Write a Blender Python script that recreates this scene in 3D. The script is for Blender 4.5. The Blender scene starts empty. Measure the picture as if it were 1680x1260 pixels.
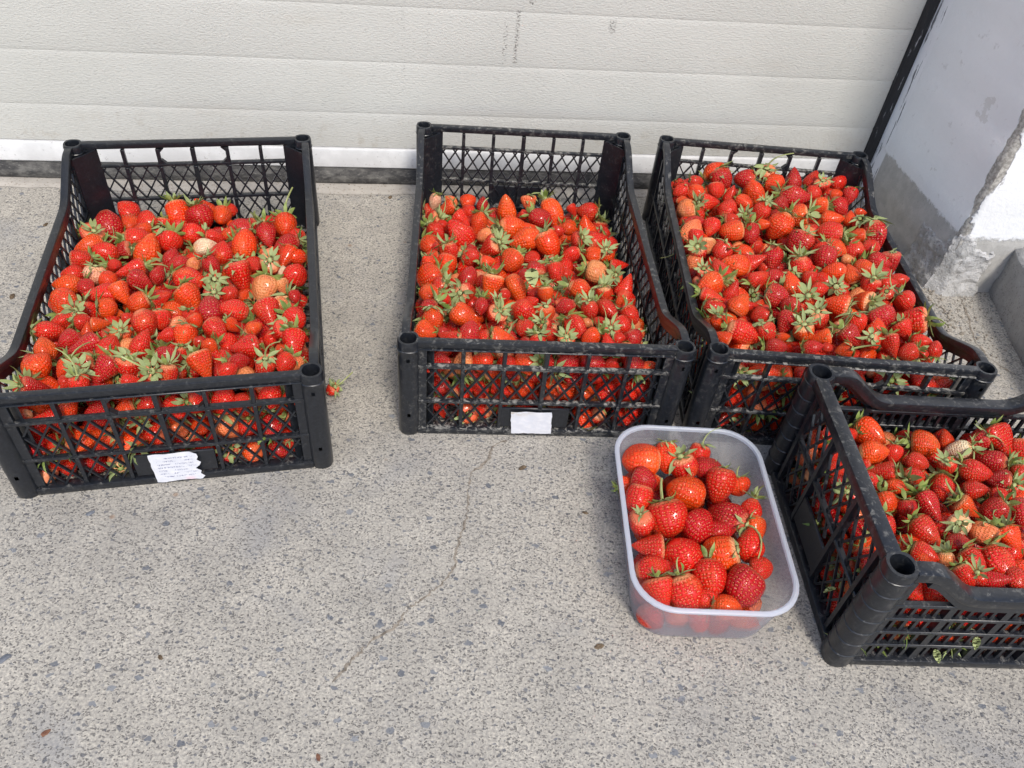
import bpy, bmesh, math, random
import numpy as np
from mathutils import Vector, Matrix, Quaternion, noise

SC = bpy.context.scene
COL = SC.collection
R_ = math.radians

# ------------------------------------------------------------------ camera
cam_d = bpy.data.cameras.new('camera')
cam = bpy.data.objects.new('camera', cam_d)
COL.objects.link(cam)
cam_d.sensor_width = 36.0
cam_d.sensor_fit = 'HORIZONTAL'
cam_d.lens = 28.16
cam_d.clip_start = 0.02
cam_d.clip_end = 200.0
PITCH, ROLL, CAM_H = R_(44.2037), R_(6.2992), 0.8944
fw = Vector((0, math.cos(PITCH), -math.sin(PITCH)))
rt = Vector((1, 0, 0))
up = rt.cross(fw)
cr, sr = math.cos(ROLL), math.sin(ROLL)
rt, up = cr * rt + sr * up, -sr * rt + cr * up
cam.matrix_world = Matrix(((rt.x, up.x, -fw.x, 0), (rt.y, up.y, -fw.y, 0), (rt.z, up.z, -fw.z, CAM_H), (0, 0, 0, 1)))
SC.camera = cam

# ------------------------------------------------------------------ sky, sun, exposure
SUN_EL, SUN_AZ = R_(52), Vector((0.37, -0.93, 0)).normalized()
sun_dir = Vector((SUN_AZ.x * math.cos(SUN_EL), SUN_AZ.y * math.cos(SUN_EL), math.sin(SUN_EL)))
world = bpy.data.worlds.new('World')
SC.world = world
world.use_nodes = True
wn = world.node_tree
for n in list(wn.nodes):
    wn.nodes.remove(n)
w_out = wn.nodes.new('ShaderNodeOutputWorld')
w_bg = wn.nodes.new('ShaderNodeBackground')
w_sky = wn.nodes.new('ShaderNodeTexSky')
w_sky.sky_type = 'NISHITA'
w_sky.sun_disc = False
w_sky.sun_elevation = SUN_EL
w_sky.sun_rotation = math.atan2(SUN_AZ.x, SUN_AZ.y)
w_sky.air_density = 1.0
w_sky.dust_density = 2.0
w_bg.inputs['Strength'].default_value = 0.165
wn.links.new(w_sky.outputs[0], w_bg.inputs[0])
wn.links.new(w_bg.outputs[0], w_out.inputs[0])
sun_d = bpy.data.lights.new('sun', 'SUN')
sun_d.energy = 2.15
sun_d.angle = R_(11)
sun_d.color = (1.0, 0.95, 0.87)
sun = bpy.data.objects.new('sun', sun_d)
COL.objects.link(sun)
sun.rotation_euler = sun_dir.to_track_quat('Z', 'Y').to_euler()
SC.view_settings.view_transform = 'Standard'
SC.view_settings.look = 'None'
SC.view_settings.gamma = 1.0
SC.view_settings.use_curve_mapping = False
SC.view_settings.exposure = 0.43
SC.render.engine = 'CYCLES'
SC.cycles.use_denoising = True
SC.cycles.max_bounces = 8
SC.cycles.transparent_max_bounces = 12

# ------------------------------------------------------------------ node helper
class NT:
    def __init__(self, name):
        self.m = bpy.data.materials.new(name)
        self.m.use_nodes = True
        self.t = self.m.node_tree
        for n in list(self.t.nodes):
            self.t.nodes.remove(n)
        self.out = self.t.nodes.new('ShaderNodeOutputMaterial')

    def n(self, typ, **kw):
        nd = self.t.nodes.new(typ)
        for k, v in kw.items():
            setattr(nd, k, v)
        return nd

    def put(self, sock, v):
        if hasattr(v, 'is_output') or isinstance(v, bpy.types.NodeSocket):
            self.t.links.new(v, sock)
        else:
            if isinstance(v, (tuple, list)) and len(v) == 3 and sock.type == 'RGBA':
                v = (*v, 1.0)
            sock.default_value = v

    def math(self, op, a, b=0.0, c=0.0, clamp=False):
        nd = self.n('ShaderNodeMath', operation=op, use_clamp=clamp)
        self.put(nd.inputs[0], a); self.put(nd.inputs[1], b)
        if op in ('MULTIPLY_ADD', 'WRAP', 'COMPARE', 'SMOOTH_MIN'):
            self.put(nd.inputs[2], c)
        return nd.outputs[0]

    def ramp(self, v, a, b, lo=0.0, hi=1.0):
        nd = self.n('ShaderNodeMapRange', interpolation_type='SMOOTHSTEP')
        self.put(nd.inputs['Value'], v)
        nd.inputs['From Min'].default_value = a; nd.inputs['From Max'].default_value = b
        nd.inputs['To Min'].default_value = lo; nd.inputs['To Max'].default_value = hi
        return nd.outputs[0]

    def mix(self, f, a, b, blend='MIX'):
        nd = self.n('ShaderNodeMix', data_type='RGBA', blend_type=blend)
        self.put(nd.inputs[0], f); self.put(nd.inputs[6], a); self.put(nd.inputs[7], b)
        return nd.outputs[2]

    def noise(self, vec, scale, detail=4.0, rough=0.55, dist=0.0):
        nd = self.n('ShaderNodeTexNoise')
        self.put(nd.inputs['Vector'], vec)
        nd.inputs['Scale'].default_value = scale
        nd.inputs['Detail'].default_value = detail
        nd.inputs['Roughness'].default_value = rough
        nd.inputs['Distortion'].default_value = dist
        return nd.outputs[0]

    def voro(self, vec, scale, rnd=1.0, dim='3D', feature='F1'):
        nd = self.n('ShaderNodeTexVoronoi', voronoi_dimensions=dim, feature=feature)
        self.put(nd.inputs['Vector'], vec)
        nd.inputs['Scale'].default_value = scale
        nd.inputs['Randomness'].default_value = rnd
        return nd

    def scale(self, vec, s):
        nd = self.n('ShaderNodeVectorMath', operation='MULTIPLY')
        self.put(nd.inputs[0], vec); nd.inputs[1].default_value = s
        return nd.outputs[0]

    def dot(self, vec, d, off=0.0):
        nd = self.n('ShaderNodeVectorMath', operation='DOT_PRODUCT')
        self.put(nd.inputs[0], vec); nd.inputs[1].default_value = d
        return self.math('SUBTRACT', nd.outputs['Value'], off)

    def sep(self, vec):
        nd = self.n('ShaderNodeSeparateXYZ'); self.put(nd.inputs[0], vec)
        return nd.outputs

    def pos(self):
        return self.n('ShaderNodeNewGeometry').outputs['Position']

    def bump(self, h, strength=0.4, dist=0.002, normal=None):
        nd = self.n('ShaderNodeBump')
        nd.inputs['Strength'].default_value = strength
        nd.inputs['Distance'].default_value = dist
        self.put(nd.inputs['Height'], h)
        if normal is not None:
            self.put(nd.inputs['Normal'], normal)
        return nd.outputs[0]

    def pbsdf(self, col, rough=0.5, normal=None, spec=0.5, **kw):
        nd = self.n('ShaderNodeBsdfPrincipled')
        self.put(nd.inputs['Base Color'], col)
        self.put(nd.inputs['Roughness'], rough)
        nd.inputs['Specular IOR Level'].default_value = spec
        if normal is not None:
            self.put(nd.inputs['Normal'], normal)
        for k, v in kw.items():
            self.put(nd.inputs[k.replace('_', ' ')], v)
        return nd.outputs[0]

    def done(self, shader):
        self.t.links.new(shader, self.out.inputs[0])
        return self.m

# ------------------------------------------------------------------ measured frames of the place
DY0, DYAW = 1.5421, 0.1746                       # line of the garage door
DD = Vector((math.cos(DYAW), math.sin(DYAW), 0))      # along the door, to the right
DN = Vector((math.sin(DYAW), -math.cos(DYAW), 0))     # out of the door, to the viewer
DP = Vector((0, DY0, 0))
S_COR = 0.737                                        # door ends here at the return wall
T_EDGE = 0.374                                       # depth of the return wall
CRATES = [(-0.521, 0.9601, 0.2765), (0.0076, 1.1251, 0.1197), (0.4527, 1.1642, 0.0577), (0.418, 0.6534, 0.0888)]                                    # x, y, rotation of the four crates

def dw(s, t, z):
    return DP + DD * s + DN * t + Vector((0, 0, z))

# ------------------------------------------------------------------ materials
def mat_floor():
    k = NT('concrete_aggregate')
    P = k.pos()
    big = k.noise(P, 2.2, 5, 0.6)
    mid = k.noise(P, 16, 5, 0.6)
    fine = k.noise(P, 300, 3, 0.65)
    c = k.mix(k.ramp(big, 0.36, 0.66), (0.395, 0.367, 0.312), (0.482, 0.446, 0.375))
    c = k.mix(k.ramp(mid, 0.35, 0.7), c, (0.55, 0.508, 0.428))
    c = k.mix(k.ramp(fine, 0.32, 0.75, 0.85, 0.0), c, (0.225, 0.212, 0.195))
    # darker grey-blue blotches, scattered by noise over the slab
    blot = k.noise(P, 5.5, 3, 0.5, 0.6)
    c = k.mix(k.math('MULTIPLY', k.ramp(blot, 0.55, 0.74), 0.55), c, (0.235, 0.235, 0.24))
    warp = k.n('ShaderNodeVectorMath', operation='ADD')
    k.put(warp.inputs[0], k.scale(P, (0.9, 1.25, 1.0)))
    nz = k.n('ShaderNodeTexNoise'); k.put(nz.inputs['Vector'], P); nz.inputs['Scale'].default_value = 150
    k.put(warp.inputs[1], k.scale(nz.outputs['Color'], (0.010, 0.010, 0.010)))
    PW = warp.outputs[0]
    # dark chips, three sizes
    dens = k.ramp(k.noise(P, 9, 3, 0.6), 0.3, 0.7, 0.10, -0.08)
    v1 = k.voro(PW, 330); s1 = k.sep(v1.outputs['Color'])
    m1 = k.math('MULTIPLY', k.math('GREATER_THAN', k.math('ADD', s1[0], dens), 0.56), k.ramp(v1.outputs['Distance'], 0.54, 0.36))
    c = k.mix(k.math('MULTIPLY', m1, 0.9), c, k.mix(s1[1], (0.085, 0.081, 0.077), (0.22, 0.205, 0.185)))
    v2 = k.voro(PW, 185); s2 = k.sep(v2.outputs['Color'])
    m2 = k.math('MULTIPLY', k.math('GREATER_THAN', s2[0], 0.86), k.ramp(v2.outputs['Distance'], 0.50, 0.36))
    c = k.mix(k.math('MULTIPLY', m2, 0.85), c, k.mix(s2[1], (0.070, 0.072, 0.080), (0.17, 0.172, 0.18)))
    v3 = k.voro(PW, 92); s3 = k.sep(v3.outputs['Color'])
    m3 = k.math('MULTIPLY', k.math('GREATER_THAN', s3[0], 0.962), k.ramp(v3.outputs['Distance'], 0.44, 0.36))
    c = k.mix(k.math('MULTIPLY', m3, 0.85), c, k.mix(s3[1], (0.085, 0.095, 0.115), (0.20, 0.21, 0.225)))
    # rusty specks
    v4 = k.voro(P, 30); s4 = k.sep(v4.outputs['Color'])
    m4 = k.math('MULTIPLY', k.math('GREATER_THAN', s4[0], 0.95), k.ramp(v4.outputs['Distance'], 0.16, 0.06))
    c = k.mix(k.math('MULTIPLY', m4, 0.55), c, (0.22, 0.12, 0.06))
    h = k.math('SUBTRACT', k.math('MULTIPLY', fine, 0.8), k.math('MULTIPLY', m1, 0.9))
    h = k.math('ADD', h, k.math('MULTIPLY', mid, 1.5))
    return k.done(k.pbsdf(c, 0.82, k.bump(h, 0.55, 0.0012), 0.35))

def mat_cement(name, a, b, dark, sc=9.0, bump=0.5, dist=0.003):
    k = NT(name)
    P = k.pos()
    n1 = k.noise(P, sc, 6, 0.6); n2 = k.noise(P, sc * 12, 4, 0.65)
    c = k.mix(k.ramp(n1, 0.35, 0.68), a, b)
    c = k.mix(k.math('MULTIPLY', k.ramp(n2, 0.56, 0.75), 0.75), c, dark)
    v = k.voro(P, 260); s = k.sep(v.outputs['Color'])
    c = k.mix(k.math('MULTIPLY', k.math('MULTIPLY', k.math('GREATER_THAN', s[0], 0.82), k.ramp(v.outputs['Distance'], 0.45, 0.3)), 0.6), c, dark)
    h = k.math('ADD', n1, k.math('MULTIPLY', n2, 0.6))
    return k.done(k.pbsdf(c, 0.88, k.bump(h, bump, dist), 0.3))

def mat_door():
    k = NT('door_panel_paint')
    P = k.pos()
    s = k.dot(P, DD, DP.dot(DD))
    z = k.sep(P)[2]
    comb = k.n('ShaderNodeCombineXYZ'); k.put(comb.inputs[0], s); k.put(comb.inputs[1], z)
    V = comb.outputs[0]
    big = k.noise(V, 3.0, 4, 0.55)
    c = k.mix(k.ramp(big, 0.3, 0.7), (0.485, 0.480, 0.444), (0.530, 0.525, 0.488))
    emb = k.noise(k.scale(V, (1.0, 2.1, 1.0)), 170, 3, 0.6, 0.4)
    c = k.mix(k.math('MULTIPLY', k.ramp(emb, 0.58, 0.78), 0.34), c, (0.33, 0.31, 0.28))
    # grime: soft smears and dotted scuff columns
    sm = k.noise(k.scale(V, (1.0, 0.45, 1.0)), 26, 5, 0.65)
    c = k.mix(k.math('MULTIPLY', k.ramp(sm, 0.66, 0.80), 0.30), c, (0.30, 0.27, 0.23))
    dots = k.noise(k.scale(V, (1.0, 1.6, 1.0)), 210, 2, 0.5)
    for (sx, wdt, z0, z1, th) in ((-0.064, 0.006, 0.26, 0.36, 0.50), (-0.085, 0.006, 0.26, 0.34, 0.55), (-0.275, 0.004, 0.19, 0.38, 0.60),
                                  (0.115, 0.009, 0.325, 0.35, 0.5), (-0.04, 0.008, 0.37, 0.44, 0.5), (-0.23, 0.004, 0.28, 0.36, 0.6)):
        m = k.ramp(k.math('ABSOLUTE', k.math('SUBTRACT', s, sx)), wdt, wdt * 0.4)
        m = k.math('MULTIPLY', m, k.math('MULTIPLY', k.math('GREATER_THAN', z, z0), k.math('LESS_THAN', z, z1)))
        m = k.math('MULTIPLY', m, k.ramp(dots, th, th + 0.08))
        c = k.mix(k.math('MULTIPLY', m, 0.75), c, (0.12, 0.11, 0.10))
    sp = k.noise(k.scale(V, (1.0, 1.7, 1.0)), 55, 6, 0.75, 0.5)
    c = k.mix(k.math('MULTIPLY', k.ramp(sp, 0.70, 0.76), 0.5), c, (0.20, 0.17, 0.14))
    c = k.mix(k.math('MULTIPLY', k.ramp(k.noise(k.scale(V, (0.5, 1.6, 1.0)), 7, 5, 0.6), 0.55, 0.75), 0.22), c, (0.44, 0.40, 0.33))
    mud = k.math('MULTIPLY', k.ramp(z, 0.17, 0.075), k.ramp(k.noise(k.scale(V, (1.0, 0.7, 1.0)), 38, 6, 0.75), 0.52, 0.66))
    c = k.mix(k.math('MULTIPLY', mud, 0.35), c, (0.33, 0.28, 0.21))
    dash = k.noise(k.scale(V, (0.45, 1.5, 1.0)), 230, 2, 0.5, 0.3)
    c = k.mix(k.math('MULTIPLY', k.ramp(dash, 0.62, 0.72), 0.30), c, (0.22, 0.21, 0.19))
    return k.done(k.pbsdf(c, 0.5, k.bump(emb, 0.8, 0.0018), 0.4))

def mat_bottom_rail():
    k = NT('white_aluminium_rail')
    P = k.pos()
    n1 = k.noise(P, 22, 5, 0.6); n2 = k.noise(P, 150, 3, 0.6)
    c = k.mix(k.ramp(n1, 0.4, 0.7), (0.56, 0.56, 0.555), (0.66, 0.66, 0.655))
    c = k.mix(k.math('MULTIPLY', k.ramp(n2, 0.62, 0.72), 0.55), c, (0.30, 0.29, 0.28))
    return k.done(k.pbsdf(c, 0.42, k.bump(n2, 0.25, 0.0008), 0.5))

def mat_rubber():
    k = NT('dusty_black_rubber')
    P = k.pos()
    n1 = k.noise(k.scale(P, (1, 1, 2.5)), 30, 6, 0.7); n2 = k.noise(k.scale(P, (1, 1, 3)), 140, 4, 0.6)
    c = k.mix(k.ramp(n1, 0.38, 0.70), (0.035, 0.034, 0.034), (0.13, 0.125, 0.115))
    c = k.mix(k.math('MULTIPLY', k.ramp(n2, 0.55, 0.75), 0.6), c, (0.22, 0.21, 0.19))
    return k.done(k.pbsdf(c, 0.75, k.bump(n2, 0.5, 0.001), 0.3))

def mat_strip():
    k = NT('black_paint_scraped')
    P = k.pos()
    n1 = k.noise(k.scale(P, (1, 1, 0.12)), 160, 5, 0.7)
    c = k.mix(k.ramp(n1, 0.60, 0.70), (0.018, 0.018, 0.02), (0.34, 0.34, 0.35))
    return k.done(k.pbsdf(c, 0.55, k.bump(n1, 0.3, 0.001), 0.4))

def mat_wall():
    k = NT('wall_paint_worn')
    P = k.pos()
    s = k.dot(P, DD, DP.dot(DD)); t = k.dot(P, DN, DP.dot(DN)); z = k.sep(P)[2]
    n1 = k.noise(P, 5, 5, 0.6); n2 = k.noise(P, 40, 5, 0.65); n3 = k.noise(P, 200, 3, 0.6)
    paint = k.mix(k.ramp(n1, 0.3, 0.7), (0.76, 0.765, 0.77), (0.80, 0.80, 0.80))
    paint = k.mix(k.math('MULTIPLY', k.ramp(n2, 0.62, 0.72), 0.40), paint, (0.46, 0.44, 0.43))
    # scuffs: short dark dashes
    v = k.voro(k.scale(P, (1, 1, 0.6)), 26); cs = k.sep(v.outputs['Color'])
    m = k.math('MULTIPLY', k.math('GREATER_THAN', cs[0], 0.80), k.ramp(v.outputs['Distance'], 0.24, 0.10))
    m = k.math('MULTIPLY', m, k.ramp(n3, 0.45, 0.62))
    paint = k.mix(k.math('MULTIPLY', m, 0.75), paint, (0.22, 0.20, 0.20))
    bare = k.mix(k.ramp(n2, 0.3, 0.7), (0.40, 0.39, 0.365), (0.50, 0.485, 0.455))
    flaw = k.noise(P, 9, 6, 0.7)
    paint = k.mix(k.math('MULTIPLY', k.ramp(flaw, 0.62, 0.64), 0.55), paint, (0.56, 0.545, 0.52))
    bare = k.mix(k.math('MULTIPLY', k.ramp(n3, 0.6, 0.75), 0.5), bare, (0.17, 0.16, 0.145))
    wob = k.math('MULTIPLY', k.math('SUBTRACT', k.noise(P, 70, 6, 0.75), 0.5), 0.034)
    low = k.ramp(k.math('ADD', z, wob), 0.1270, 0.1190)
    c = k.mix(low, paint, bare)
    # plaster broken off along the outer edge
    e = k.math('ABSOLUTE', k.math('SUBTRACT', t, T_EDGE - 0.010))
    e = k.math('ADD', e, k.math('MAXIMUM', 0.0, k.math('SUBTRACT', s, S_COR + 0.012)))
    e2 = k.math('ADD', e, k.math('MULTIPLY', k.math('SUBTRACT', k.noise(P, 15, 4, 0.6), 0.5), 0.036))
    brk = k.math('MULTIPLY', k.ramp(e2, 0.010, 0.007), k.math('LESS_THAN', z, 0.44))
    c = k.mix(brk, c, k.mix(k.ramp(n3, 0.35, 0.65), (0.26, 0.245, 0.22), (0.47, 0.45, 0.41)))
    # scraped white streak beside the black strip at the door
    st = k.math('MULTIPLY', k.ramp(t, 0.055, 0.050), k.math('LESS_THAN', s, S_COR + 0.02))
    c = k.mix(st, c, (0.80, 0.80, 0.81))
    ln = k.noise(k.scale(P, (1, 1, 0.10)), 120, 4, 0.7)
    dk = k.math('MULTIPLY', st, k.ramp(ln, 0.56, 0.62))
    c = k.mix(k.math('MULTIPLY', dk, 0.85), c, (0.05, 0.05, 0.055))
    h = k.math('SUBTRACT', k.math('ADD', k.math('MULTIPLY', n2, 1.0), k.math('MULTIPLY', n3, 0.4)), k.math('MULTIPLY', brk, 2.0))
    h = k.math('SUBTRACT', h, k.math('MULTIPLY', low, 0.8))
    return k.done(k.pbsdf(c, 0.7, k.bump(h, 0.5, 0.003), 0.35))

def mat_plastic():
    k = NT('black_crate_plastic')
    g = k.n('ShaderNodeNewGeometry')
    P = g.outputs['Position']
    n1 = k.noise(P, 95, 6, 0.78, 0.8); n2 = k.noise(P, 260, 3, 0.6)
    c = k.mix(k.ramp(n2, 0.3, 0.75), (0.0075, 0.009, 0.012), (0.015, 0.0175, 0.023))
    # scratches and light specks
    c = k.mix(k.math('MULTIPLY', k.ramp(n2, 0.72, 0.78), 0.4), c, (0.25, 0.25, 0.25))
    # dried dust lying on it, more on some spots
    oi = k.n('ShaderNodeObjectInfo')
    amt = k.sep(oi.outputs['Color'])[0]
    upf = k.ramp(k.sep(g.outputs['Normal'])[2], 0.0, 0.9, 0.45, 1.0)
    dust = k.math('MULTIPLY', k.math('MULTIPLY', k.ramp(k.math('ADD', n1, k.math('MULTIPLY', amt, 0.10)), 0.57, 0.68), amt), upf)
    c = k.mix(dust, c, (0.27, 0.26, 0.235))
    rough = k.math('ADD', 0.33, k.math('MULTIPLY', dust, 0.45))
    return k.done(k.pbsdf(c, rough, k.bump(n2, 0.2, 0.0006), 0.5))

def mat_berry(name, stuff):
    k = NT(name)
    if stuff:
        a = k.n('ShaderNodeAttribute', attribute_name='tint')
        col, alpha = a.outputs['Color'], a.outputs['Alpha']
    else:
        o = k.n('ShaderNodeObjectInfo')
        col, alpha = o.outputs['Color'], o.outputs['Alpha']
    uv = k.n('ShaderNodeUVMap', uv_map='UVMap').outputs[0]
    u, v, _ = k.sep(uv)
    P = k.pos()
    n1 = k.noise(P, 60, 3, 0.5); n2 = k.noise(P, 190, 3, 0.5)
    c = k.mix(k.ramp(n1, 0.35, 0.7, 0, 0.55), col, k.mix(0.75, col, (0.50, 0.010, 0.010), 'MIX'))
    if not stuff:
        tc = k.n('ShaderNodeTexCoord')
        va = k.n('ShaderNodeVectorMath', operation='ADD'); k.put(va.inputs[0], tc.outputs['Object'])
        cb0 = k.n('ShaderNodeCombineXYZ'); k.put(cb0.inputs[0], k.math('MULTIPLY', o.outputs['Random'], 37.0)); k.put(cb0.inputs[1], k.math('MULTIPLY', o.outputs['Random'], 91.0))
        k.put(va.inputs[1], cb0.outputs[0])
        side = k.noise(va.outputs[0], 1.1, 2, 0.5)
        c = k.mix(k.math('MULTIPLY', k.ramp(side, 0.52, 0.72), k.math('MULTIPLY', alpha, 0.6)), c, (0.72, 0.15, 0.03))
        bru = k.noise(va.outputs[0], 3.4, 3, 0.6)
        c = k.mix(k.math('MULTIPLY', k.ramp(bru, 0.62, 0.74), 0.5), c, (0.20, 0.004, 0.006))
    # under-ripe shoulder near the leaves
    sh = k.math('ADD', k.ramp(v, 0.24, 0.03), k.math('MULTIPLY', k.math('SUBTRACT', n1, 0.5), 0.7))
    sh = k.math('MULTIPLY', k.ramp(sh, 0.25, 0.95), alpha)
    c = k.mix(sh, c, (0.80, 0.42, 0.20))
    # seeds in dimples, running round the fruit
    cb = k.n('ShaderNodeCombineXYZ')
    k.put(cb.inputs[0], k.math('MULTIPLY', u, 22.0)); k.put(cb.inputs[1], k.math('MULTIPLY', v, 13.0))
    vo = k.voro(cb.outputs[0], 1.0, 0.42, '2D')
    d = vo.outputs['Distance']
    cap = k.math('MULTIPLY', k.ramp(v, 0.02, 0.08), k.ramp(v, 0.985, 0.93))
    seed = k.math('MULTIPLY', k.ramp(d, 0.17, 0.10), cap)
    dim = k.math('MULTIPLY', k.ramp(d, 0.48, 0.12), cap)
    c = k.mix(k.math('MULTIPLY', seed, 0.62), c, (0.78, 0.33, 0.08))
    h = k.math('SUBTRACT', k.math('MULTIPLY', n2, 0.25), dim)
    h = k.math('ADD', h, k.math('MULTIPLY', seed, 0.5))
    sub = {} if stuff else {'Subsurface_Weight': 0.06, 'Subsurface_Radius': (0.6, 0.12, 0.06), 'Subsurface_Scale': 0.006}
    return k.done(k.pbsdf(c, 0.21, k.bump(h, 0.85, 0.00125), 0.42, **sub))

def mat_leaf():
    k = NT('strawberry_leaf')
    o = k.n('ShaderNodeObjectInfo')
    g = k.n('ShaderNodeNewGeometry')
    P = g.outputs['Position']
    n1 = k.noise(P, 70, 3, 0.6); n2 = k.noise(P, 420, 2, 0.5)
    r = k.math('FRACT', k.math('ADD', o.outputs['Random'], k.math('MULTIPLY', k.noise(P, 23, 1, 0.5), 1.7)))
    c = k.mix(r, (0.080, 0.155, 0.026), (0.260, 0.335, 0.085))
    c = k.mix(k.ramp(n1, 0.35, 0.7), c, (0.30, 0.36, 0.115))
    c = k.mix(g.outputs['Backfacing'], c, (0.32, 0.38, 0.16))
    c = k.mix(k.math('MULTIPLY', k.ramp(n2, 0.62, 0.8), 0.3), c, (0.28, 0.24, 0.10))
    oc = k.sep(k.n('ShaderNodeTexCoord').outputs['Object'])
    rad = k.math('SQRT', k.math('ADD', k.math('MULTIPLY', oc[0], oc[0]), k.math('MULTIPLY', oc[1], oc[1])))
    c = k.mix(k.ramp(rad, 0.24, 0.07), c, (0.42, 0.47, 0.20))
    b = k.bump(n2, 0.3, 0.0006)
    p = k.pbsdf(c, 0.5, b, 0.35)
    tr = k.n('ShaderNodeBsdfTranslucent'); k.put(tr.inputs[0], k.mix(0.5, c, (0.30, 0.42, 0.08)))
    mx = k.n('ShaderNodeMixShader'); mx.inputs[0].default_value = 0.22
    k.t.links.new(p, mx.inputs[1]); k.t.links.new(tr.outputs[0], mx.inputs[2])
    return k.done(mx.outputs[0])

def mat_stem():
    k = NT('green_stem')
    c = k.mix(k.noise(k.pos(), 90), (0.22, 0.27, 0.08), (0.36, 0.36, 0.15))
    return k.done(k.pbsdf(c, 0.5))

def mat_tub():
    k = NT('milky_polypropylene')
    n = k.noise(k.pos(), 90, 3, 0.6)
    b = k.bump(n, 0.08, 0.0006)
    rf = k.n('ShaderNodeBsdfRefraction'); rf.inputs['Color'].default_value = (0.93, 0.945, 0.97, 1)
    rf.inputs['Roughness'].default_value = 0.17; rf.inputs['IOR'].default_value = 1.06
    tp = k.n('ShaderNodeBsdfTransparent'); tp.inputs[0].default_value = (0.94, 0.955, 0.98, 1)
    tl = k.n('ShaderNodeBsdfTranslucent'); tl.inputs[0].default_value = (0.92, 0.94, 0.98, 1)
    df = k.n('ShaderNodeBsdfDiffuse'); df.inputs[0].default_value = (0.88, 0.90, 0.95, 1)
    gl = k.n('ShaderNodeBsdfGlossy'); gl.inputs['Roughness'].default_value = 0.22
    for nd in (rf, gl):
        k.put(nd.inputs['Normal'], b)
    def mix(f, a, c):
        m = k.n('ShaderNodeMixShader'); k.put(m.inputs[0], f)
        k.t.links.new(a, m.inputs[1]); k.t.links.new(c, m.inputs[2]); return m.outputs[0]
    clear = mix(0.62, rf.outputs[0], tp.outputs[0])
    milk = mix(0.5, tl.outputs[0], df.outputs[0])
    body = mix(0.17, clear, milk)
    lw = k.n('ShaderNodeLayerWeight'); lw.inputs[0].default_value = 0.25
    fr = k.math('ADD', 0.025, k.math('MULTIPLY', k.math('POWER', lw.outputs['Facing'], 3.0), 0.22))
    return k.done(mix(fr, body, gl.outputs[0]))

def mat_rim():
    k = NT('frosted_tub_rim')
    n = k.noise(k.pos(), 120, 3, 0.6)
    b = k.bump(n, 0.1, 0.0005)
    df = k.pbsdf((0.77, 0.81, 0.87), 0.3, b, 0.5)
    tl = k.n('ShaderNodeBsdfTranslucent'); tl.inputs[0].default_value = (0.8, 0.84, 0.92, 1)
    tp = k.n('ShaderNodeBsdfTransparent'); tp.inputs[0].default_value = (0.93, 0.95, 1, 1)
    m1 = k.n('ShaderNodeMixShader'); m1.inputs[0].default_value = 0.45
    k.t.links.new(df, m1.inputs[1]); k.t.links.new(tl.outputs[0], m1.inputs[2])
    m2 = k.n('ShaderNodeMixShader'); m2.inputs[0].default_value = 0.42
    k.t.links.new(m1.outputs[0], m2.inputs[1]); k.t.links.new(tp.outputs[0], m2.inputs[2])
    return k.done(m2.outputs[0])

def mat_paper(printed):
    k = NT('label_paper_printed' if printed else 'label_paper_blank')
    uv = k.n('ShaderNodeUVMap', uv_map='UVMap').outputs[0]
    u, v, _ = k.sep(uv)
    n1 = k.noise(uv, 5, 4, 0.6)
    c = k.mix(k.ramp(n1, 0.4, 0.7), (0.60, 0.61, 0.66), (0.68, 0.68, 0.71))
    if printed:
        row = k.math('FRACT', k.math('MULTIPLY', v, 9.0))
        line = k.math('MULTIPLY', k.ramp(row, 0.30, 0.40), k.ramp(row, 0.80, 0.70))
        ch = k.noise(k.scale(uv, (46.0, 27.0, 1)), 1.0, 1, 0.4)
        gap = k.noise(k.scale(uv, (7.0, 9.0, 1)), 1.0, 0, 0.4)
        m = k.math('MULTIPLY', line, k.math('MULTIPLY', k.ramp(ch, 0.47, 0.55), k.ramp(gap, 0.36, 0.46)))
        m = k.math('MULTIPLY', m, k.math('MULTIPLY', k.ramp(u, 0.10, 0.13), k.ramp(u, 0.93, 0.75)))
        m = k.math('MULTIPLY', m, k.math('MULTIPLY', k.math('GREATER_THAN', v, 0.11), k.math('LESS_THAN', v, 0.92)))
        c = k.mix(k.math('MULTIPLY', m, 0.8), c, (0.10, 0.11, 0.25))
        rd = k.math('MULTIPLY', k.ramp(k.math('ABSOLUTE', k.math('SUBTRACT', u, 0.7)), 0.16, 0.02), k.ramp(v, 0.16, 0.04))
        c = k.mix(k.math('MULTIPLY', rd, 0.35), c, (0.80, 0.35, 0.42))
    else:
        d = k.math('MULTIPLY', k.ramp(v, 0.70, 0.98), k.ramp(u, 0.7, 0.1))
        c = k.mix(k.math('MULTIPLY', k.math('MULTIPLY', d, k.ramp(n1, 0.4, 0.6)), 0.7), c, (0.38, 0.31, 0.22))
    return k.done(k.pbsdf(c, 0.65, k.bump(n1, 0.35, 0.002), 0.3))

def mat_plain(name, a, b, sc=60.0, rough=0.8):
    k = NT(name)
    n1 = k.noise(k.pos(), sc, 4, 0.6)
    return k.done(k.pbsdf(k.mix(k.ramp(n1, 0.35, 0.65), a, b), rough, k.bump(n1, 0.4, 0.001), 0.3))

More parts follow.
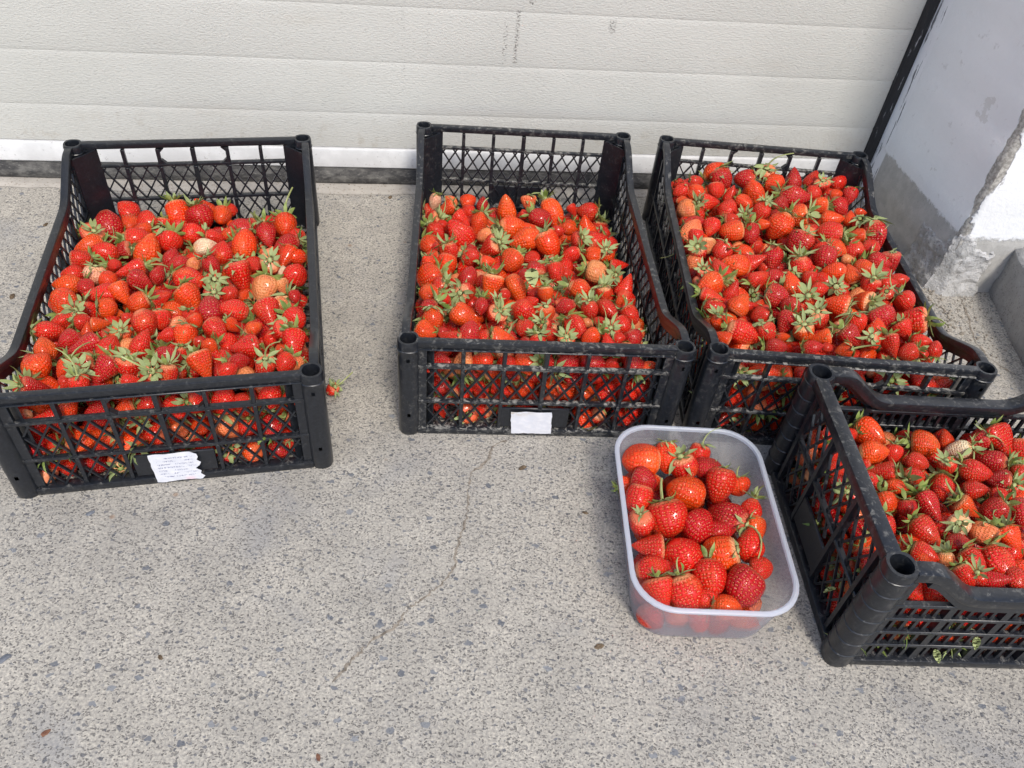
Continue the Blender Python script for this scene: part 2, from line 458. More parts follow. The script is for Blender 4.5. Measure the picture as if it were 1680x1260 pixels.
M = dict(
    floor=mat_floor(), door=mat_door(), rail=mat_bottom_rail(), rubber=mat_rubber(), strip=mat_strip(), wall=mat_wall(),
    plaster=mat_cement('repair_plaster', (0.40, 0.395, 0.38), (0.53, 0.525, 0.515), (0.20, 0.185, 0.165), 22, 0.9, 0.006),
    kerb=mat_cement('kerb_concrete', (0.26, 0.255, 0.245), (0.40, 0.39, 0.37), (0.15, 0.145, 0.14), 8, 0.9, 0.005),
    thresh=mat_cement('threshold_cement', (0.33, 0.305, 0.27), (0.42, 0.39, 0.345), (0.17, 0.14, 0.11), 12, 0.6, 0.003),
    grit=mat_cement('loose_grit', (0.24, 0.21, 0.17), (0.40, 0.37, 0.32), (0.13, 0.10, 0.07), 60, 0.5, 0.002),
    crack=mat_plain('crack_dirt', (0.13, 0.11, 0.088), (0.30, 0.26, 0.21), 140),
    plastic=mat_plastic(), berry=mat_berry('strawberry_skin', False), berry_s=mat_berry('strawberry_skin_heap', True),
    leaf=mat_leaf(), stem=mat_stem(), tub=mat_tub(), rim=mat_rim(), paper=mat_paper(True), paper_b=mat_paper(False),
    scrap=mat_plain('dry_plant_scrap', (0.075, 0.05, 0.03), (0.17, 0.125, 0.08), 200),
    redscrap=mat_plain('dry_red_scrap', (0.12, 0.05, 0.032), (0.20, 0.10, 0.06), 200),
    stone=mat_plain('blue_grey_pebble', (0.095, 0.105, 0.125), (0.16, 0.17, 0.19), 150),
)

# ------------------------------------------------------------------ object helpers
def tag(o, label=None, cat=None, group=None, kind=None):
    if label: o['label'] = label
    if cat: o['category'] = cat
    if group: o['group'] = group
    if kind: o['kind'] = kind
    return o

def empty(name, loc=(0, 0, 0), rz=0.0):
    o = bpy.data.objects.new(name, None)
    o.empty_display_size = 0.05
    COL.objects.link(o)
    o.location = loc
    o.rotation_euler = (0, 0, rz)
    return o

def link(name, me, parent=None, mat=None):
    o = bpy.data.objects.new(name, me)
    COL.objects.link(o)
    if mat is not None and not me.materials:
        me.materials.append(mat)
    if parent is not None:
        o.parent = parent
    return o

class MB:
    """collects faces of one part"""
    def __init__(self):
        self.v, self.f = [], []

    def add(self, vs, fs):
        o = len(self.v)
        self.v += [tuple(p) for p in vs]
        self.f += [tuple(i + o for i in q) for q in fs]

    def hexa(self, p):          # 8 points: bottom ring then top ring
        self.add(p, [(3, 2, 1, 0), (4, 5, 6, 7), (0, 1, 5, 4), (1, 2, 6, 5), (2, 3, 7, 6), (3, 0, 4, 7)])

    def box(self, a, b):
        (x0, y0, z0), (x1, y1, z1) = a, b
        self.hexa([(x0, y0, z0), (x1, y0, z0), (x1, y1, z0), (x0, y1, z0), (x0, y0, z1), (x1, y0, z1), (x1, y1, z1), (x0, y1, z1)])

    def sweep(self, ring_list, caps=True):
        n = len(ring_list[0]); o = len(self.v)
        for r in ring_list:
            self.v += [tuple(p) for p in r]
        for i in range(len(ring_list) - 1):
            for j in range(n):
                a, b = o + i * n + j, o + i * n + (j + 1) % n
                self.f.append((a, b, b + n, a + n))
        if caps:
            self.f.append(tuple(o + j for j in reversed(range(n))))
            e = o + (len(ring_list) - 1) * n
            self.f.append(tuple(e + j for j in range(n)))

    def mesh(self, name, smooth=False, bevel=0.0, seg=2):
        me = bpy.data.meshes.new(name)
        me.from_pydata(self.v, [], self.f)
        bm = bmesh.new(); bm.from_mesh(me)
        if bevel > 0:
            bmesh.ops.bevel(bm, geom=[e for e in bm.edges if len(e.link_faces) == 2 and e.calc_face_angle(0) > 0.5], offset=bevel,
                            segments=seg, affect='EDGES', profile=0.5, clamp_overlap=True)
        bmesh.ops.recalc_face_normals(bm, faces=bm.faces)
        bm.to_mesh(me); bm.free()
        if smooth:
            me.polygons.foreach_set('use_smooth', [True] * len(me.polygons))
            try:
                me.set_sharp_from_angle(angle=R_(38))
            except Exception:
                pass
        me.update()
        return me

    def obj(self, name, mat, parent=None, smooth=False, bevel=0.0, seg=2):
        return link(name, self.mesh(name, smooth, bevel, seg), parent, mat)

# ------------------------------------------------------------------ the setting
def build_setting():
    # ground sheet
    mb = MB(); mb.add([(-40, -40, 0), (40, -40, 0), (40, 40, 0), (-40, 40, 0)], [(0, 1, 2, 3)])
    tag(mb.obj('ground', M['floor']), kind='structure')
    # smoother cement fill along the door
    rnd = random.Random(3)
    mb = MB(); top, bot = [], []
    n = 90
    for i in range(n + 1):
        s = -2.4 + (S_COR + 2.4) * i / n
        w = 0.052 + 0.012 * noise.noise(Vector((s * 6, 1.3, 0))) + rnd.uniform(-0.003, 0.003)
        top.append(dw(s, -0.03, 0.0035)); bot.append(dw(s, w, 0.0008))
    mid = [(a * 0.15 + b * 0.85) + Vector((0, 0, 0.0022)) for a, b in zip(top, bot)]
    for A, B in ((bot, mid), (mid, top)):
        for i in range(n):
            mb.add([A[i], A[i + 1], B[i + 1], B[i]], [(0, 1, 2, 3)])
    bm_me = mb.mesh('door_threshold', True)
    tag(link('door_threshold', bm_me, None, M['thresh']), kind='structure')
    # hairline crack with raised dirty lips, from the middle crate towards the viewer
    def crack(name, pts, w0, w1):
        P = []
        for a, b in zip(pts[:-1], pts[1:]):
            for i in range(9):
                P.append(Vector((*a, 0)).lerp(Vector((*b, 0)), i / 9))
        P.append(Vector((*pts[-1], 0)))
        r2 = random.Random(len(pts) * 7)
        mb = MB(); L, Rr = [], []
        for i, p in enumerate(P):
            d = (P[min(i + 1, len(P) - 1)] - P[max(i - 1, 0)]).normalized(); q = Vector((-d.y, d.x, 0))
            p = p + q * r2.uniform(-0.0022, 0.0022)
            w = r2.uniform(w0, w1) * (0.35 if i in (0, len(P) - 1) else 1.0) * max(0.2, 0.75 + 0.8 * noise.noise(Vector((i * 0.23, 3.3, w1 * 900))))
            L.append(p + q * w + Vector((0, 0, 0.0006))); Rr.append(p - q * w + Vector((0, 0, 0.0006)))
        for i in range(len(P) - 1):
            mb.add([Rr[i], Rr[i + 1], L[i + 1], L[i]], [(0, 1, 2, 3)])
        me = mb.mesh(name)
        bm = bmesh.new(); bm.from_mesh(me); bmesh.ops.remove_doubles(bm, verts=bm.verts, dist=1e-6); bm.to_mesh(me); bm.free()
        tag(link(name, me, None, M['crack']), kind='structure')
    crack('floor_crack', [(0.0001, 0.7988), (-0.0209, 0.7799), (-0.0231, 0.756), (-0.0447, 0.7265), (-0.0454, 0.7021), (-0.041, 0.6499), (-0.0476, 0.6094), (-0.0484, 0.5716), (-0.0585, 0.5477), (-0.0834, 0.5185), (-0.0977, 0.504), (-0.1069, 0.4799), (-0.1378, 0.4508), (-0.1509, 0.4279), (-0.1662, 0.4026)], 0.0007, 0.0026)
    crack('floor_crack', [(0.8495, 1.3675), (0.8459, 1.311), (0.8396, 1.2347), (0.829, 1.1628), (0.84, 1.1151), (0.8754, 1.0735)], 0.0007, 0.003)

    # --- garage door
    door = tag(empty('garage_door', DP, DYAW), 'cream garage door with horizontal ribs, white bottom rail and black rubber seal', 'garage door')
    def panel_mesh(h):
        s0, s1 = -2.4, S_COR - 0.019
        prof = [(0.0, 0.0012), (0.0015, 0.0015), (0.006, 0.0020), (h * 0.5, 0.0021), (h - 0.012, 0.0020), (h - 0.004, 0.0016), (h - 0.0002, 0.0010), (h - 0.0002, -0.03), (0.0, -0.03)]
        mb = MB()
        mb.sweep([[(s, -t, z) for z, t in prof] for s in (s0, s1)])
        return mb.mesh('door_panel', True)
    me0 = panel_mesh(0.0735); me1 = panel_mesh(0.1025)
    p = link('door_panel', me0, door, M['door']); p.location.z = 0.0778
    z = 0.1513
    for i in range(20):
        p = link('door_panel', me1, door, M['door']); p.location.z = z; z += 0.1025
    mb = MB()
    mb.sweep([[(s, -t, zz) for zz, t in ((0.034, -0.03), (0.034, 0.006), (0.037, 0.0085), (0.073, 0.0085), (0.0765, 0.006), (0.0765, -0.03))] for s in (-2.4, S_COR - 0.019)])
    mb.obj('bottom_rail', M['rail'], door, True)
    mb = MB()
    prof = [(0.0005, -0.028), (0.0005, 0.013), (0.006, 0.019), (0.013, 0.020), (0.022, 0.017), (0.029, 0.011), (0.0335, 0.0085), (0.0335, -0.028)]
    rings = []
    for i in range(61):
        s = -2.4 + (S_COR - 0.019 + 2.4) * i / 60
        k = 1 + 0.12 * noise.noise(Vector((s * 9, 4, 2)))
        rings.append([(s, -t * (k if t > 0 else 1), zz) for zz, t in prof])
    mb.sweep(rings)
    mb.obj('rubber_seal', M['rubber'], door, True)

    # --- black guide strip where the door meets the wall
    mb = MB()
    rings = []
    for z in np.linspace(0.0, 2.2, 60):
        wv = 0.002 * noise.noise(Vector((z * 14, 0, 5)))
        a, b = S_COR - 0.0185 + wv, S_COR - 0.0005
        rings.append([dw(a, -0.02, z), dw(a, 0.010, z), dw(a + 0.004, 0.016 + wv, z), dw(b, 0.016, z), dw(b, -0.02, z)])
    mb.sweep(rings)
    tag(mb.obj('guide_strip', M['strip'], None, False), 'black scraped upright strip in the corner between garage door and white wall', 'strip')

    # --- white painted wall on the right
    wall = tag(empty('wall', dw(S_COR, T_EDGE, 0), DYAW), 'white painted wall with bare grey base and broken plaster corner', 'wall')
    Lw, Hw = 3.0, 2.3
    def wl(s, t, z):            # local to the wall empty (its corner edge on the ground)
        return (s - S_COR, -(t - T_EDGE), z)
    mb = MB()
    outline = [(S_COR, -0.03)]
    outline += [(S_COR, T_EDGE - 0.012), (S_COR + 0.004, T_EDGE - 0.004), (S_COR + 0.012, T_EDGE)]
    outline += [(S_COR + Lw, T_EDGE), (S_COR + Lw, -0.03)]
    zs_ = list(np.linspace(0, 0.5, 26)) + [1.0, Hw]
    rings = []
    for z in zs_:
        r = []
        for i, (s, t) in enumerate(outline):
            if i in (1, 2, 3) and z < 0.45:
                j = 0.006 * noise.noise(Vector((z * 22, i * 0.3, 7))) * (1.0 if z > 0.12 else 1.8)
                s += abs(j); t -= abs(j)
            r.append(wl(s, t, z))
        rings.append(r)
    mb.sweep(rings)
    mb.obj('wall_face', M['wall'], wall, True)
    # lump of grey repair plaster round the foot of the corner
    mb = MB()
    nu, nv = 84, 64
    pts = []
    for j in range(nv + 1):
        z = 0.17 * j / nv
        for i in range(nu + 1):
            a = -0.115 + 0.205 * i / nu      # along the wall: negative on the return side, positive on the front face
            q3 = Vector((a, z, 0.3))
            rough = noise.fractal(q3 * 60, 0.8, 2.1, 5)
            edge = min((a + 0.115) / 0.012, (0.09 - a) / 0.012) + 0.9 * noise.noise(q3 * 55)
            lim = 0.090 + 0.028 * noise.noise(Vector((a * 16, 2.2, 0.4))) + 0.012 * noise.noise(q3 * 90) + 0.045 * math.exp(-((a - 0.01) / 0.035) ** 2)
            edge = min(1.0, max(-1.0, min(edge, (lim - z) / 0.006)))
            th = -0.003 + 0.006 * edge + (0.0035 * rough + 0.006 * max(0, noise.noise(q3 * 24))) * (edge > 0)
            th += 0.009 * max(0, 1 - z / 0.04) * (edge > 0)
            if a < 0:
                p = wl(S_COR - th, T_EDGE + a, z)
            else:
                p = wl(S_COR + a, T_EDGE + th, z)
            if abs(a) < 0.012:
                q = a / 0.012
                p = wl(S_COR + 0.5 * (a + 0.012) - th * 0.7 * (1 - q) / 2, T_EDGE - 0.5 * (0.012 - a) + th * 0.7 * (1 + q) / 2, z)
            pts.append(p)
    fs = [(j * (nu + 1) + i, j * (nu + 1) + i + 1, (j + 1) * (nu + 1) + i + 1, (j + 1) * (nu + 1) + i) for j in range(nv) for i in range(nu)]
    mb.add(pts, fs)
    mb.obj('plaster_repair', M['plaster'], wall, True)

    # --- concrete kerb block in front of the wall
    kb = MB()
    A, B = Vector((0.913, 1.383, 0)), Vector((0.885, 0.95, 0))
    along = (B - A); out = Vector((0.985, 0.174, 0))
    nu, nv, nw = 26, 10, 20
    H = 0.112
    def kp(u, v, w):            # u along the kerb, v up, w into it
        p = A + along * u + out * (0.55 * w)
        q = p + Vector((0, 0, H * v))
        d = Vector((noise.noise(q * 9 + Vector((3, 0, 0))), noise.noise(q * 9 + Vector((0, 7, 0))), noise.noise(q * 9)))
        d2 = noise.noise(q * 45) * 0.0016
        q = q + d * 0.009 * (1 if v > 0 else 0.2) + Vector((-1, 0.2, 1)) * d2
        return q
    def rnd_corner(u, v, w):
        q = kp(u, v, w)
        r = 0.0
        if v >= 0.99 and w <= 0.01: r = 0.009
        if v >= 0.99 and u <= 0.01: r = max(r, 0.009)
        return q - Vector((0, 0, r))
    def grid(fn, n1, n2):
        pts = [fn(i / n1, j / n2) for j in range(n2 + 1) for i in range(n1 + 1)]
        kb.add(pts, [(j * (n1 + 1) + i, j * (n1 + 1) + i + 1, (j + 1) * (n1 + 1) + i + 1, (j + 1) * (n1 + 1) + i) for j in range(n2) for i in range(n1)])
    grid(lambda a, b: rnd_corner(a, b, 0), nu, nv)
    grid(lambda a, b: rnd_corner(a, 1, b), nu, nw)
    grid(lambda a, b: rnd_corner(0, b, a), nw, nv)
    grid(lambda a, b: rnd_corner(1, b, a), nw, nv)
    me = kb.mesh('kerb_block')
    bm = bmesh.new(); bm.from_mesh(me); bmesh.ops.remove_doubles(bm, verts=bm.verts, dist=1e-5); bmesh.ops.recalc_face_normals(bm, faces=bm.faces); bm.to_mesh(me); bm.free()
    me.polygons.foreach_set('use_smooth', [True] * len(me.polygons))
    tag(link('kerb_block', me, None, M['kerb']), 'rough dark grey concrete block on the ground at the foot of the white wall', 'kerb')

    # --- crumbs of mortar swept against the wall foot and the door
    mb = MB(); r3 = random.Random(12)
    spots = [(dw(S_COR - r3.uniform(0.0, 0.05) + 0.01, r3.uniform(0.20, 0.52), 0), r3.uniform(0.0008, 0.004)) for _ in range(230)]
    spots += [(Vector((0.84 + r3.gauss(0, 0.03), 1.25 + r3.gauss(0, 0.08), 0)), r3.uniform(0.0006, 0.003)) for _ in range(170)]
    spots += [(dw(r3.uniform(-1.0, 0.7), r3.uniform(0.02, 0.075), 0.002), r3.uniform(0.0006, 0.0028)) for _ in range(260)]
    for c, r in spots:
        q = Quaternion((r3.random(), r3.random(), r3.random(), r3.random())).normalized()
        oct_ = [Vector((1, 0, 0)), Vector((-1, 0, 0)), Vector((0, 1, 0)), Vector((0, -1, 0)), Vector((0, 0, 1)), Vector((0, 0, -1))]
        vs = [c + Vector((0, 0, r * 0.5)) + (q @ (o * r * r3.uniform(0.6, 1.3))) for o in oct_]
        mb.add(vs, [(0, 2, 4), (2, 1, 4), (1, 3, 4), (3, 0, 4), (2, 0, 5), (1, 2, 5), (3, 1, 5), (0, 3, 5)])
    tag(mb.obj('grit', M['grit'], None), 'loose grit and mortar crumbs along the door sill and wall foot', 'grit', kind='stuff')

build_setting()

# ------------------------------------------------------------------ crates
def ring_xy(cx, cy, r, z, n=18, sq=0.0, a0=0.0):
    out = []
    for i in range(n):
        a = a0 + 2 * math.pi * i / n
        c, s = math.cos(a), math.sin(a)
        k = 1.0 / max(abs(c), abs(s)) if sq else 1.0
        k = 1 + (min(k, 1.22) - 1) * sq
        out.append((cx + r * k * c, cy + r * k * s, z))
    return out

def post_mesh(H, r, ri, depth, ribs=0, holes=(), sxs=(1, 1), plate=0.03):
    """hollow corner post: socket open at the top, slot holes through its outer skin, a diagonal stiffener inside the crate"""
    n = 20
    mb = MB()
    zs = [0.0, 0.004]
    for hz in holes:
        zs += [hz - 0.0032, hz + 0.0032]
    for i in range(ribs):
        zz = 0.03 + i * (H - 0.045) / max(1, ribs - 1)
        zs += [zz - 0.0011, zz, zz + 0.0011]
    zs += [H - 0.016, H - 0.0145, H - 0.0135, H - 0.012, H - 0.003, H]
    zs = sorted(set(round(z, 5) for z in zs))
    ribz = [0.03 + i * (H - 0.045) / max(1, ribs - 1) for i in range(ribs)] + [H - 0.0145]
    rings = []
    for z in zs:
        rr = r
        if z < 0.002: rr = r - 0.0012
        if z >= H - 0.0001: rr = r - 0.001
        if any(abs(z - q) < 0.0004 for q in ribz): rr = r + 0.0009
        rings.append(ring_xy(0, 0, rr, z, n, 0.35, math.pi / n))
    o = len(mb.v)
    for rg in rings:
        mb.v += rg
    for i in range(len(zs) - 1):
        for j in range(n):
            a, b = o + i * n + j, o + i * n + (j + 1) % n
            zc = (zs[i] + zs[i + 1]) / 2
            am = math.pi / n + 2 * math.pi * (j + 0.5) / n
            outer = abs((am - (1.5 * math.pi) + math.pi) % (2 * math.pi) - math.pi) < 0.18   # towards -y (mirrored for the other end)
            if outer and any(abs(zc - hz) < 0.003 for hz in holes):
                continue
            mb.f.append((a, b, b + n, a + n))
    # top lip and socket
    top = o + (len(zs) - 1) * n
    inn = []
    for z, rr in ((H - 0.0002, ri + 0.0006), (H - 0.003, ri), (H - depth, ri - 0.0012)):
        inn.append(len(mb.v)); mb.v += ring_xy(0, 0, rr, z, n, 0.1, math.pi / n)
    for a0, b0 in ((top, inn[0]), (inn[0], inn[1]), (inn[1], inn[2])):
        for j in range(n):
            mb.f.append((a0 + j, a0 + (j + 1) % n, b0 + (j + 1) % n, b0 + j))
    mb.f.append(tuple(inn[2] + j for j in range(n)))
    mb.f.append(tuple(o + j for j in reversed(range(n))))
    # diagonal stiffener plate, from (plate,0) side to (0,plate) side, pointing into the crate (+x,+y)
    if plate > 0:
        t = 0.0022
        a, b = (plate, -0.004), (-0.004, plate)
        mb.hexa([(a[0], a[1], 0.006), (a[0] + t, a[1] + t, 0.006), (b[0] + t, b[1] + t, 0.006), (b[0], b[1], 0.006),
                 (a[0], a[1], H - 0.014), (a[0] + t, a[1] + t, H - 0.014), (b[0] + t, b[1] + t, H - 0.014), (b[0], b[1], H - 0.014)])
        mb.box((0.0125, -0.007, H - 0.016), (plate, 0.0015, H - 0.0035))
        mb.box((-0.007, 0.0125, H - 0.0165), (0.0015, plate, H - 0.004))
    me = mb.mesh('corner_post', True)
    return me

def strips(mb, pan, region, spacing, slope, w, n0, n1, inside):
    """diagonal lattice strips inside a panel: pan maps (a, z, n) to xyz"""
    a0, a1, z0, z1 = region
    hgt = (z1 - z0)
    run = hgt / slope
    L = math.hypot(1, slope)
    hx = w * 0.5 * L / slope * 1.0
    for sg in (1, -1):
        k = -int(run / spacing) - 2
        while a0 + k * spacing < a1 + run + spacing:
            base = a0 + k * spacing
            k += 1
            N = 60; seg = None
            pieces = []
            for i in range(N + 1):
                z = z0 + hgt * i / N
                a = base + sg * (z - z0) / slope
                if sg < 0: a += 0
                ok = a0 + hx <= a <= a1 - hx and inside(a, z)
                if ok and seg is None: seg = [z, z]
                if ok: seg[1] = z
                if (not ok or i == N) and seg is not None:
                    if seg[1] - seg[0] > hgt / N * 1.5: pieces.append(tuple(seg))
                    seg = None
            for (za, zb) in pieces:
                aa, ab = base + sg * (za - z0) / slope, base + sg * (zb - z0) / slope
                off = 0.0004 * sg
                mb.hexa([pan(aa - hx, za, n0 + off), pan(aa + hx, za, n0 + off), pan(aa + hx, za, n1 + off), pan(aa - hx, za, n1 + off),
                         pan(ab - hx, zb, n0 + off), pan(ab + hx, zb, n0 + off), pan(ab + hx, zb, n1 + off), pan(ab - hx, zb, n1 + off)])

def pbox(pan, a0, a1, z0, z1, n0, n1):
    mb = MB()
    mb.hexa([pan(a0, z0, n0), pan(a1, z0, n0), pan(a1, z0, n1), pan(a0, z0, n1), pan(a0, z1, n0), pan(a1, z1, n0), pan(a1, z1, n1), pan(a0, z1, n1)])
    return mb

def prof_rail(pan, pts, th, n0, n1):
    """rail following a profile (a, z of its top) across a panel"""
    mb = MB(); rings = []
    for i, (a, z) in enumerate(pts):
        q0 = pts[max(i - 1, 0)]; q1 = pts[min(i + 1, len(pts) - 1)]
        d = Vector((q1[0] - q0[0], q1[1] - q0[1])).normalized()
        nx, nz = d.y, -d.x
        k = 1.0
        rings.append([pan(a, z, n0), pan(a, z, n1), pan(a + nx * th * k, z + nz * th * k, n1), pan(a + nx * th * k, z + nz * th * k, n0)])
    mb.sweep(rings)
    return mb

def smooth_profile(pts, n=5, r=0.018):
    out = [pts[0]]
    for i in range(1, len(pts) - 1):
        p0, p1, p2 = Vector(pts[i - 1]), Vector(pts[i]), Vector(pts[i + 1])
        a = p1 + (p0 - p1).normalized() * min(r, (p0 - p1).length * 0.45)
        b = p1 + (p2 - p1).normalized() * min(r, (p2 - p1).length * 0.45)
        for k in range(n + 1):
            t = k / n
            q = a * (1 - t) ** 2 + p1 * 2 * t * (1 - t) + b * t * t
            out.append((q.x, q.y))
    out.append(pts[-1])
    return out

def interp(pts, a):
    for (a0, z0), (a1, z1) in zip(pts[:-1], pts[1:]):
        if a0 <= a <= a1:
            return z0 + (z1 - z0) * (a - a0) / max(1e-9, a1 - a0)
    return pts[0][1]

def dustify(o, v):
    o.color = (v, v, v, 1)
    return o

def paper(name, pan, a0, a1, z0, z1, n, mat, parent, torn, seed):
    """paper label glued on, its edge torn; a thin sheet with waves"""
    r = random.Random(seed)
    nx, nz = 16, 10
    me = bpy.data.meshes.new(name)
    left = [r.uniform(-0.03, 0.03) * (0.3 if torn else 0.3) for _ in range(nz + 1)]
    right = [(r.uniform(-0.17, 0.03) if torn else r.uniform(-0.012, 0.008)) for _ in range(nz + 1)]
    bot = [0.010 * math.sin(i * 0.5 + seed) + r.uniform(-0.008, 0.008) for i in range(nx + 1)]
    topv = [0.008 * math.sin(i * 0.6 + seed * 2) for i in range(nx + 1)]
    vs, uvs = [], []
    for j in range(nz + 1):
        for i in range(nx + 1):
            u, v = i / nx, j / nz
            uu = left[j] + u * (1 + right[j] - left[j]) + (0.06 * (v - 0.5) * -1 if not torn else 0.03 * (0.5 - v))
            vv = bot[i] + v * (1 + topv[i] - bot[i])
            uvs.append((uu, vv))
            vs.append(pan(a0 + uu * (a1 - a0), z0 + vv * (z1 - z0), n + 0.0006 + 0.0007 * (1 + noise.noise(Vector((u * 4, v * 3, seed))))))
    fs = [(j * (nx + 1) + i, j * (nx + 1) + i + 1, (j + 1) * (nx + 1) + i + 1, (j + 1) * (nx + 1) + i) for j in range(nz) for i in range(nx)]
    me.from_pydata(vs, [], fs)
    ul = me.uv_layers.new(name='UVMap')
    for lp in me.loops:
        ul.data[lp.index].uv = uvs[lp.vertex_index]
    me.polygons.foreach_set('use_smooth', [True] * len(me.polygons))
    return link(name, me, parent, mat)

CW, CL, CH = 0.38, 0.606, 0.178

def long_crate(idx, label, round_slots, dust, paper_kind, plate_x, seed):
    x, y, a = CRATES[idx]
    root = tag(empty('crate', (x, y, 0), a), label, 'crate', 'black plastic crates of strawberries')
    P = M['plastic']
    hx, hy = CW / 2, CL / 2
    pm = post_cache['long']
    for sx in (-1, 1):
        for sy in (-1, 1):
            # the post mesh points its plate to +x,+y and its slots to -y; mirror by rotation
            o = link('corner_post', pm[(sx, sy)], root, P)
            o.location = (sx * hx, sy * hy, 0)
            dustify(o, 0.30 * dust)
    for sy in (-1, 1):
        n_out = lambda n, s=sy: s * (hy + n)
        pan = lambda a_, z_, n_, s=sy: (a_, s * (hy + n_), z_)
        front = sy < 0
        e = hx - 0.012
        dustify(pbox(pan, -e, e, 0.1685, 0.1795, -0.003, 0.0080).obj('top_rail', P, root, True, 0.0016), 0.45 * dust)
        dustify(pbox(pan, -e, e, 0.1650, 0.1676, 0.0030, 0.0098).obj('rail_lip', P, root, True, 0.0007, 1), (0.95 if idx == 2 else 0.5) * dust)
        dustify(pbox(pan, -e, e, 0.1305, 0.1362, 0.0005, 0.0085).obj('middle_rail', P, root, True, 0.0012), 0.75 * dust)
        dustify(pbox(pan, -e, e, 0.0630, 0.0684, 0.0005, 0.0085).obj('lower_rail', P, root, True, 0.0012), 0.75 * dust)
        dustify(pbox(pan, -e, e, 0.0005, 0.0125, -0.004, 0.0110).obj('bottom_rail', P, root, True, 0.0014), 0.75 * dust)
        fx = 0.165
        for s in (-1, 1):
            dustify(pbox(pan, min(s * fx, s * e), max(s * fx, s * e), 0.0130, 0.1676, 0.000, 0.0070).obj('frame_upright', P, root, True, 0.0006, 1), 0.5 * dust)
        for ux in (-0.115, -0.058, 0.0, 0.058, 0.115):
            w = 0.0032 if ux else 0.0040
            mb = MB()
            for (z0, z1) in ((0.0128, 0.0628), (0.0686, 0.1303), (0.1364, 0.1648)):
                mb.hexa([pan(ux - w, z0, -0.001), pan(ux + w, z0, -0.001), pan(ux + w * 0.8, z0, 0.0080), pan(ux - w * 0.8, z0, 0.0080),
                         pan(ux - w, z1, -0.001), pan(ux + w, z1, -0.001), pan(ux + w * 0.8, z1, 0.0080), pan(ux - w * 0.8, z1, 0.0080)])
            dustify(mb.obj('upright', P, root, True, 0.0005, 1), 0.4 * dust)
        if round_slots:
            for (cx, sg) in ((-0.055, 1), (0.055, -1)):
                mb = MB()
                for zz, zg in ((0.1363, 1), (0.1649, -1)):
                    q = 0.0075
                    mb.add([pan(cx, zz, 0.0005), pan(cx + sg * q, zz, 0.0005), pan(cx, zz + zg * q, 0.0005),
                            pan(cx, zz, 0.0085), pan(cx + sg * q, zz, 0.0085), pan(cx, zz + zg * q, 0.0085)],
                           [(0, 1, 2), (3, 5, 4), (0, 3, 4, 1), (1, 4, 5, 2), (2, 5, 3, 0)])
                dustify(mb.obj('handle_corner', P, root), 0.3 * dust)
        mb = MB()
        pl = (plate_x - 0.052, plate_x + 0.052)
        def in_low(aa, zz):
            return not (pl[0] - 0.002 < aa < pl[1] + 0.002 and zz > 0.014 and front)
        strips(mb, pan, (-fx, fx, 0.0685, 0.1305), 0.0232, 1.62, 0.0024, 0.0015, 0.0050, lambda aa, zz: True)
        strips(mb, pan, (-fx, fx, 0.0130, 0.0630), 0.0232, 1.62, 0.0024, 0.0015, 0.0050, in_low)
        tag(dustify(mb.obj('lattice', P, root), 0.25 * dust), kind='stuff')
        dustify(pbox(pan, pl[0], pl[1], 0.0160, 0.0555, 0.0035, 0.0075).obj('label_plate', P, root, True, 0.0008, 1), 0.15)
        if front and paper_kind:
            wds = {'print': (-0.029, 0.033, 0.005, 0.061), 'blank': (-0.041, 0.0195, 0.0075, 0.0535), 'white': (plate_x - 0.02, plate_x + 0.05, 0.008, 0.054)}[paper_kind]
            paper('paper_label', pan, *wds, 0.0112, M['paper'] if paper_kind == 'print' else M['paper_b'], root, paper_kind == 'print', seed)
    # long sides: rail high at the corners, dipping along the middle
    for sx in (-1, 1):
        pan = lambda a_, z_, n_, s=sx: (s * (hx + n_), a_, z_)
        top = smooth_profile([(-hy + 0.013, 0.1790), (-0.262, 0.1790), (-0.178, 0.1360), (0.178, 0.1360), (0.262, 0.1790), (hy - 0.013, 0.1790)])
        dustify(prof_rail(pan, top, 0.011, -0.002, 0.0100).obj('side_rail', P, root, True, 0.0014), 0.30 * dust)
        e = hy - 0.013
        flange = prof_rail(pan, [(p[0], p[1] - 0.0112) for p in top], 0.012, 0.001, 0.005)
        dustify(flange.obj('rail_flange', P, root, True), 0.25 * dust)
        dustify(pbox(pan, -e, e, 0.0005, 0.0125, -0.004, 0.0095).obj('side_bottom_rail', P, root, True, 0.0014), 0.4 * dust)
        dustify(pbox(pan, -e, e, 0.0620, 0.0680, -0.001, 0.0085).obj('side_lower_rail', P, root, True, 0.001), 0.4 * dust)
        for uy in (-0.268, -0.178, -0.089, 0.0, 0.089, 0.178, 0.268):
            zt = interp(top, uy) - 0.026
            mb = MB()
            for z0, z1 in ((0.0128, 0.0618), (0.0682, zt)):
                mb.hexa([pan(uy - 0.0028, z0, -0.001), pan(uy + 0.0028, z0, -0.001), pan(uy + 0.0026, z0, 0.0078), pan(uy - 0.0026, z0, 0.0078),
                         pan(uy - 0.0028, z1, -0.001), pan(uy + 0.0028, z1, -0.001), pan(uy + 0.0026, z1, 0.0078), pan(uy - 0.0026, z1, 0.0078)])
            dustify(mb.obj('side_upright', P, root, True), 0.3 * dust)
        mb = MB()
        strips(mb, pan, (-0.268, 0.268, 0.0685, 0.155), 0.0232, 1.62, 0.0024, 0.0012, 0.0042, lambda aa, zz: zz < interp(top, aa) - 0.024)
        strips(mb, pan, (-0.285, 0.285, 0.0130, 0.0615), 0.0232, 1.62, 0.0024, 0.0012, 0.0042, lambda aa, zz: True)
        tag(dustify(mb.obj('side_lattice', P, root), 0.25 * dust), kind='stuff')
    # base grid
    mb = MB()
    yy = -0.285
    while yy < 0.29:
        mb.box((-0.188, yy - 0.003, 0.0040), (0.188, yy + 0.003, 0.0080)); yy += 0.019
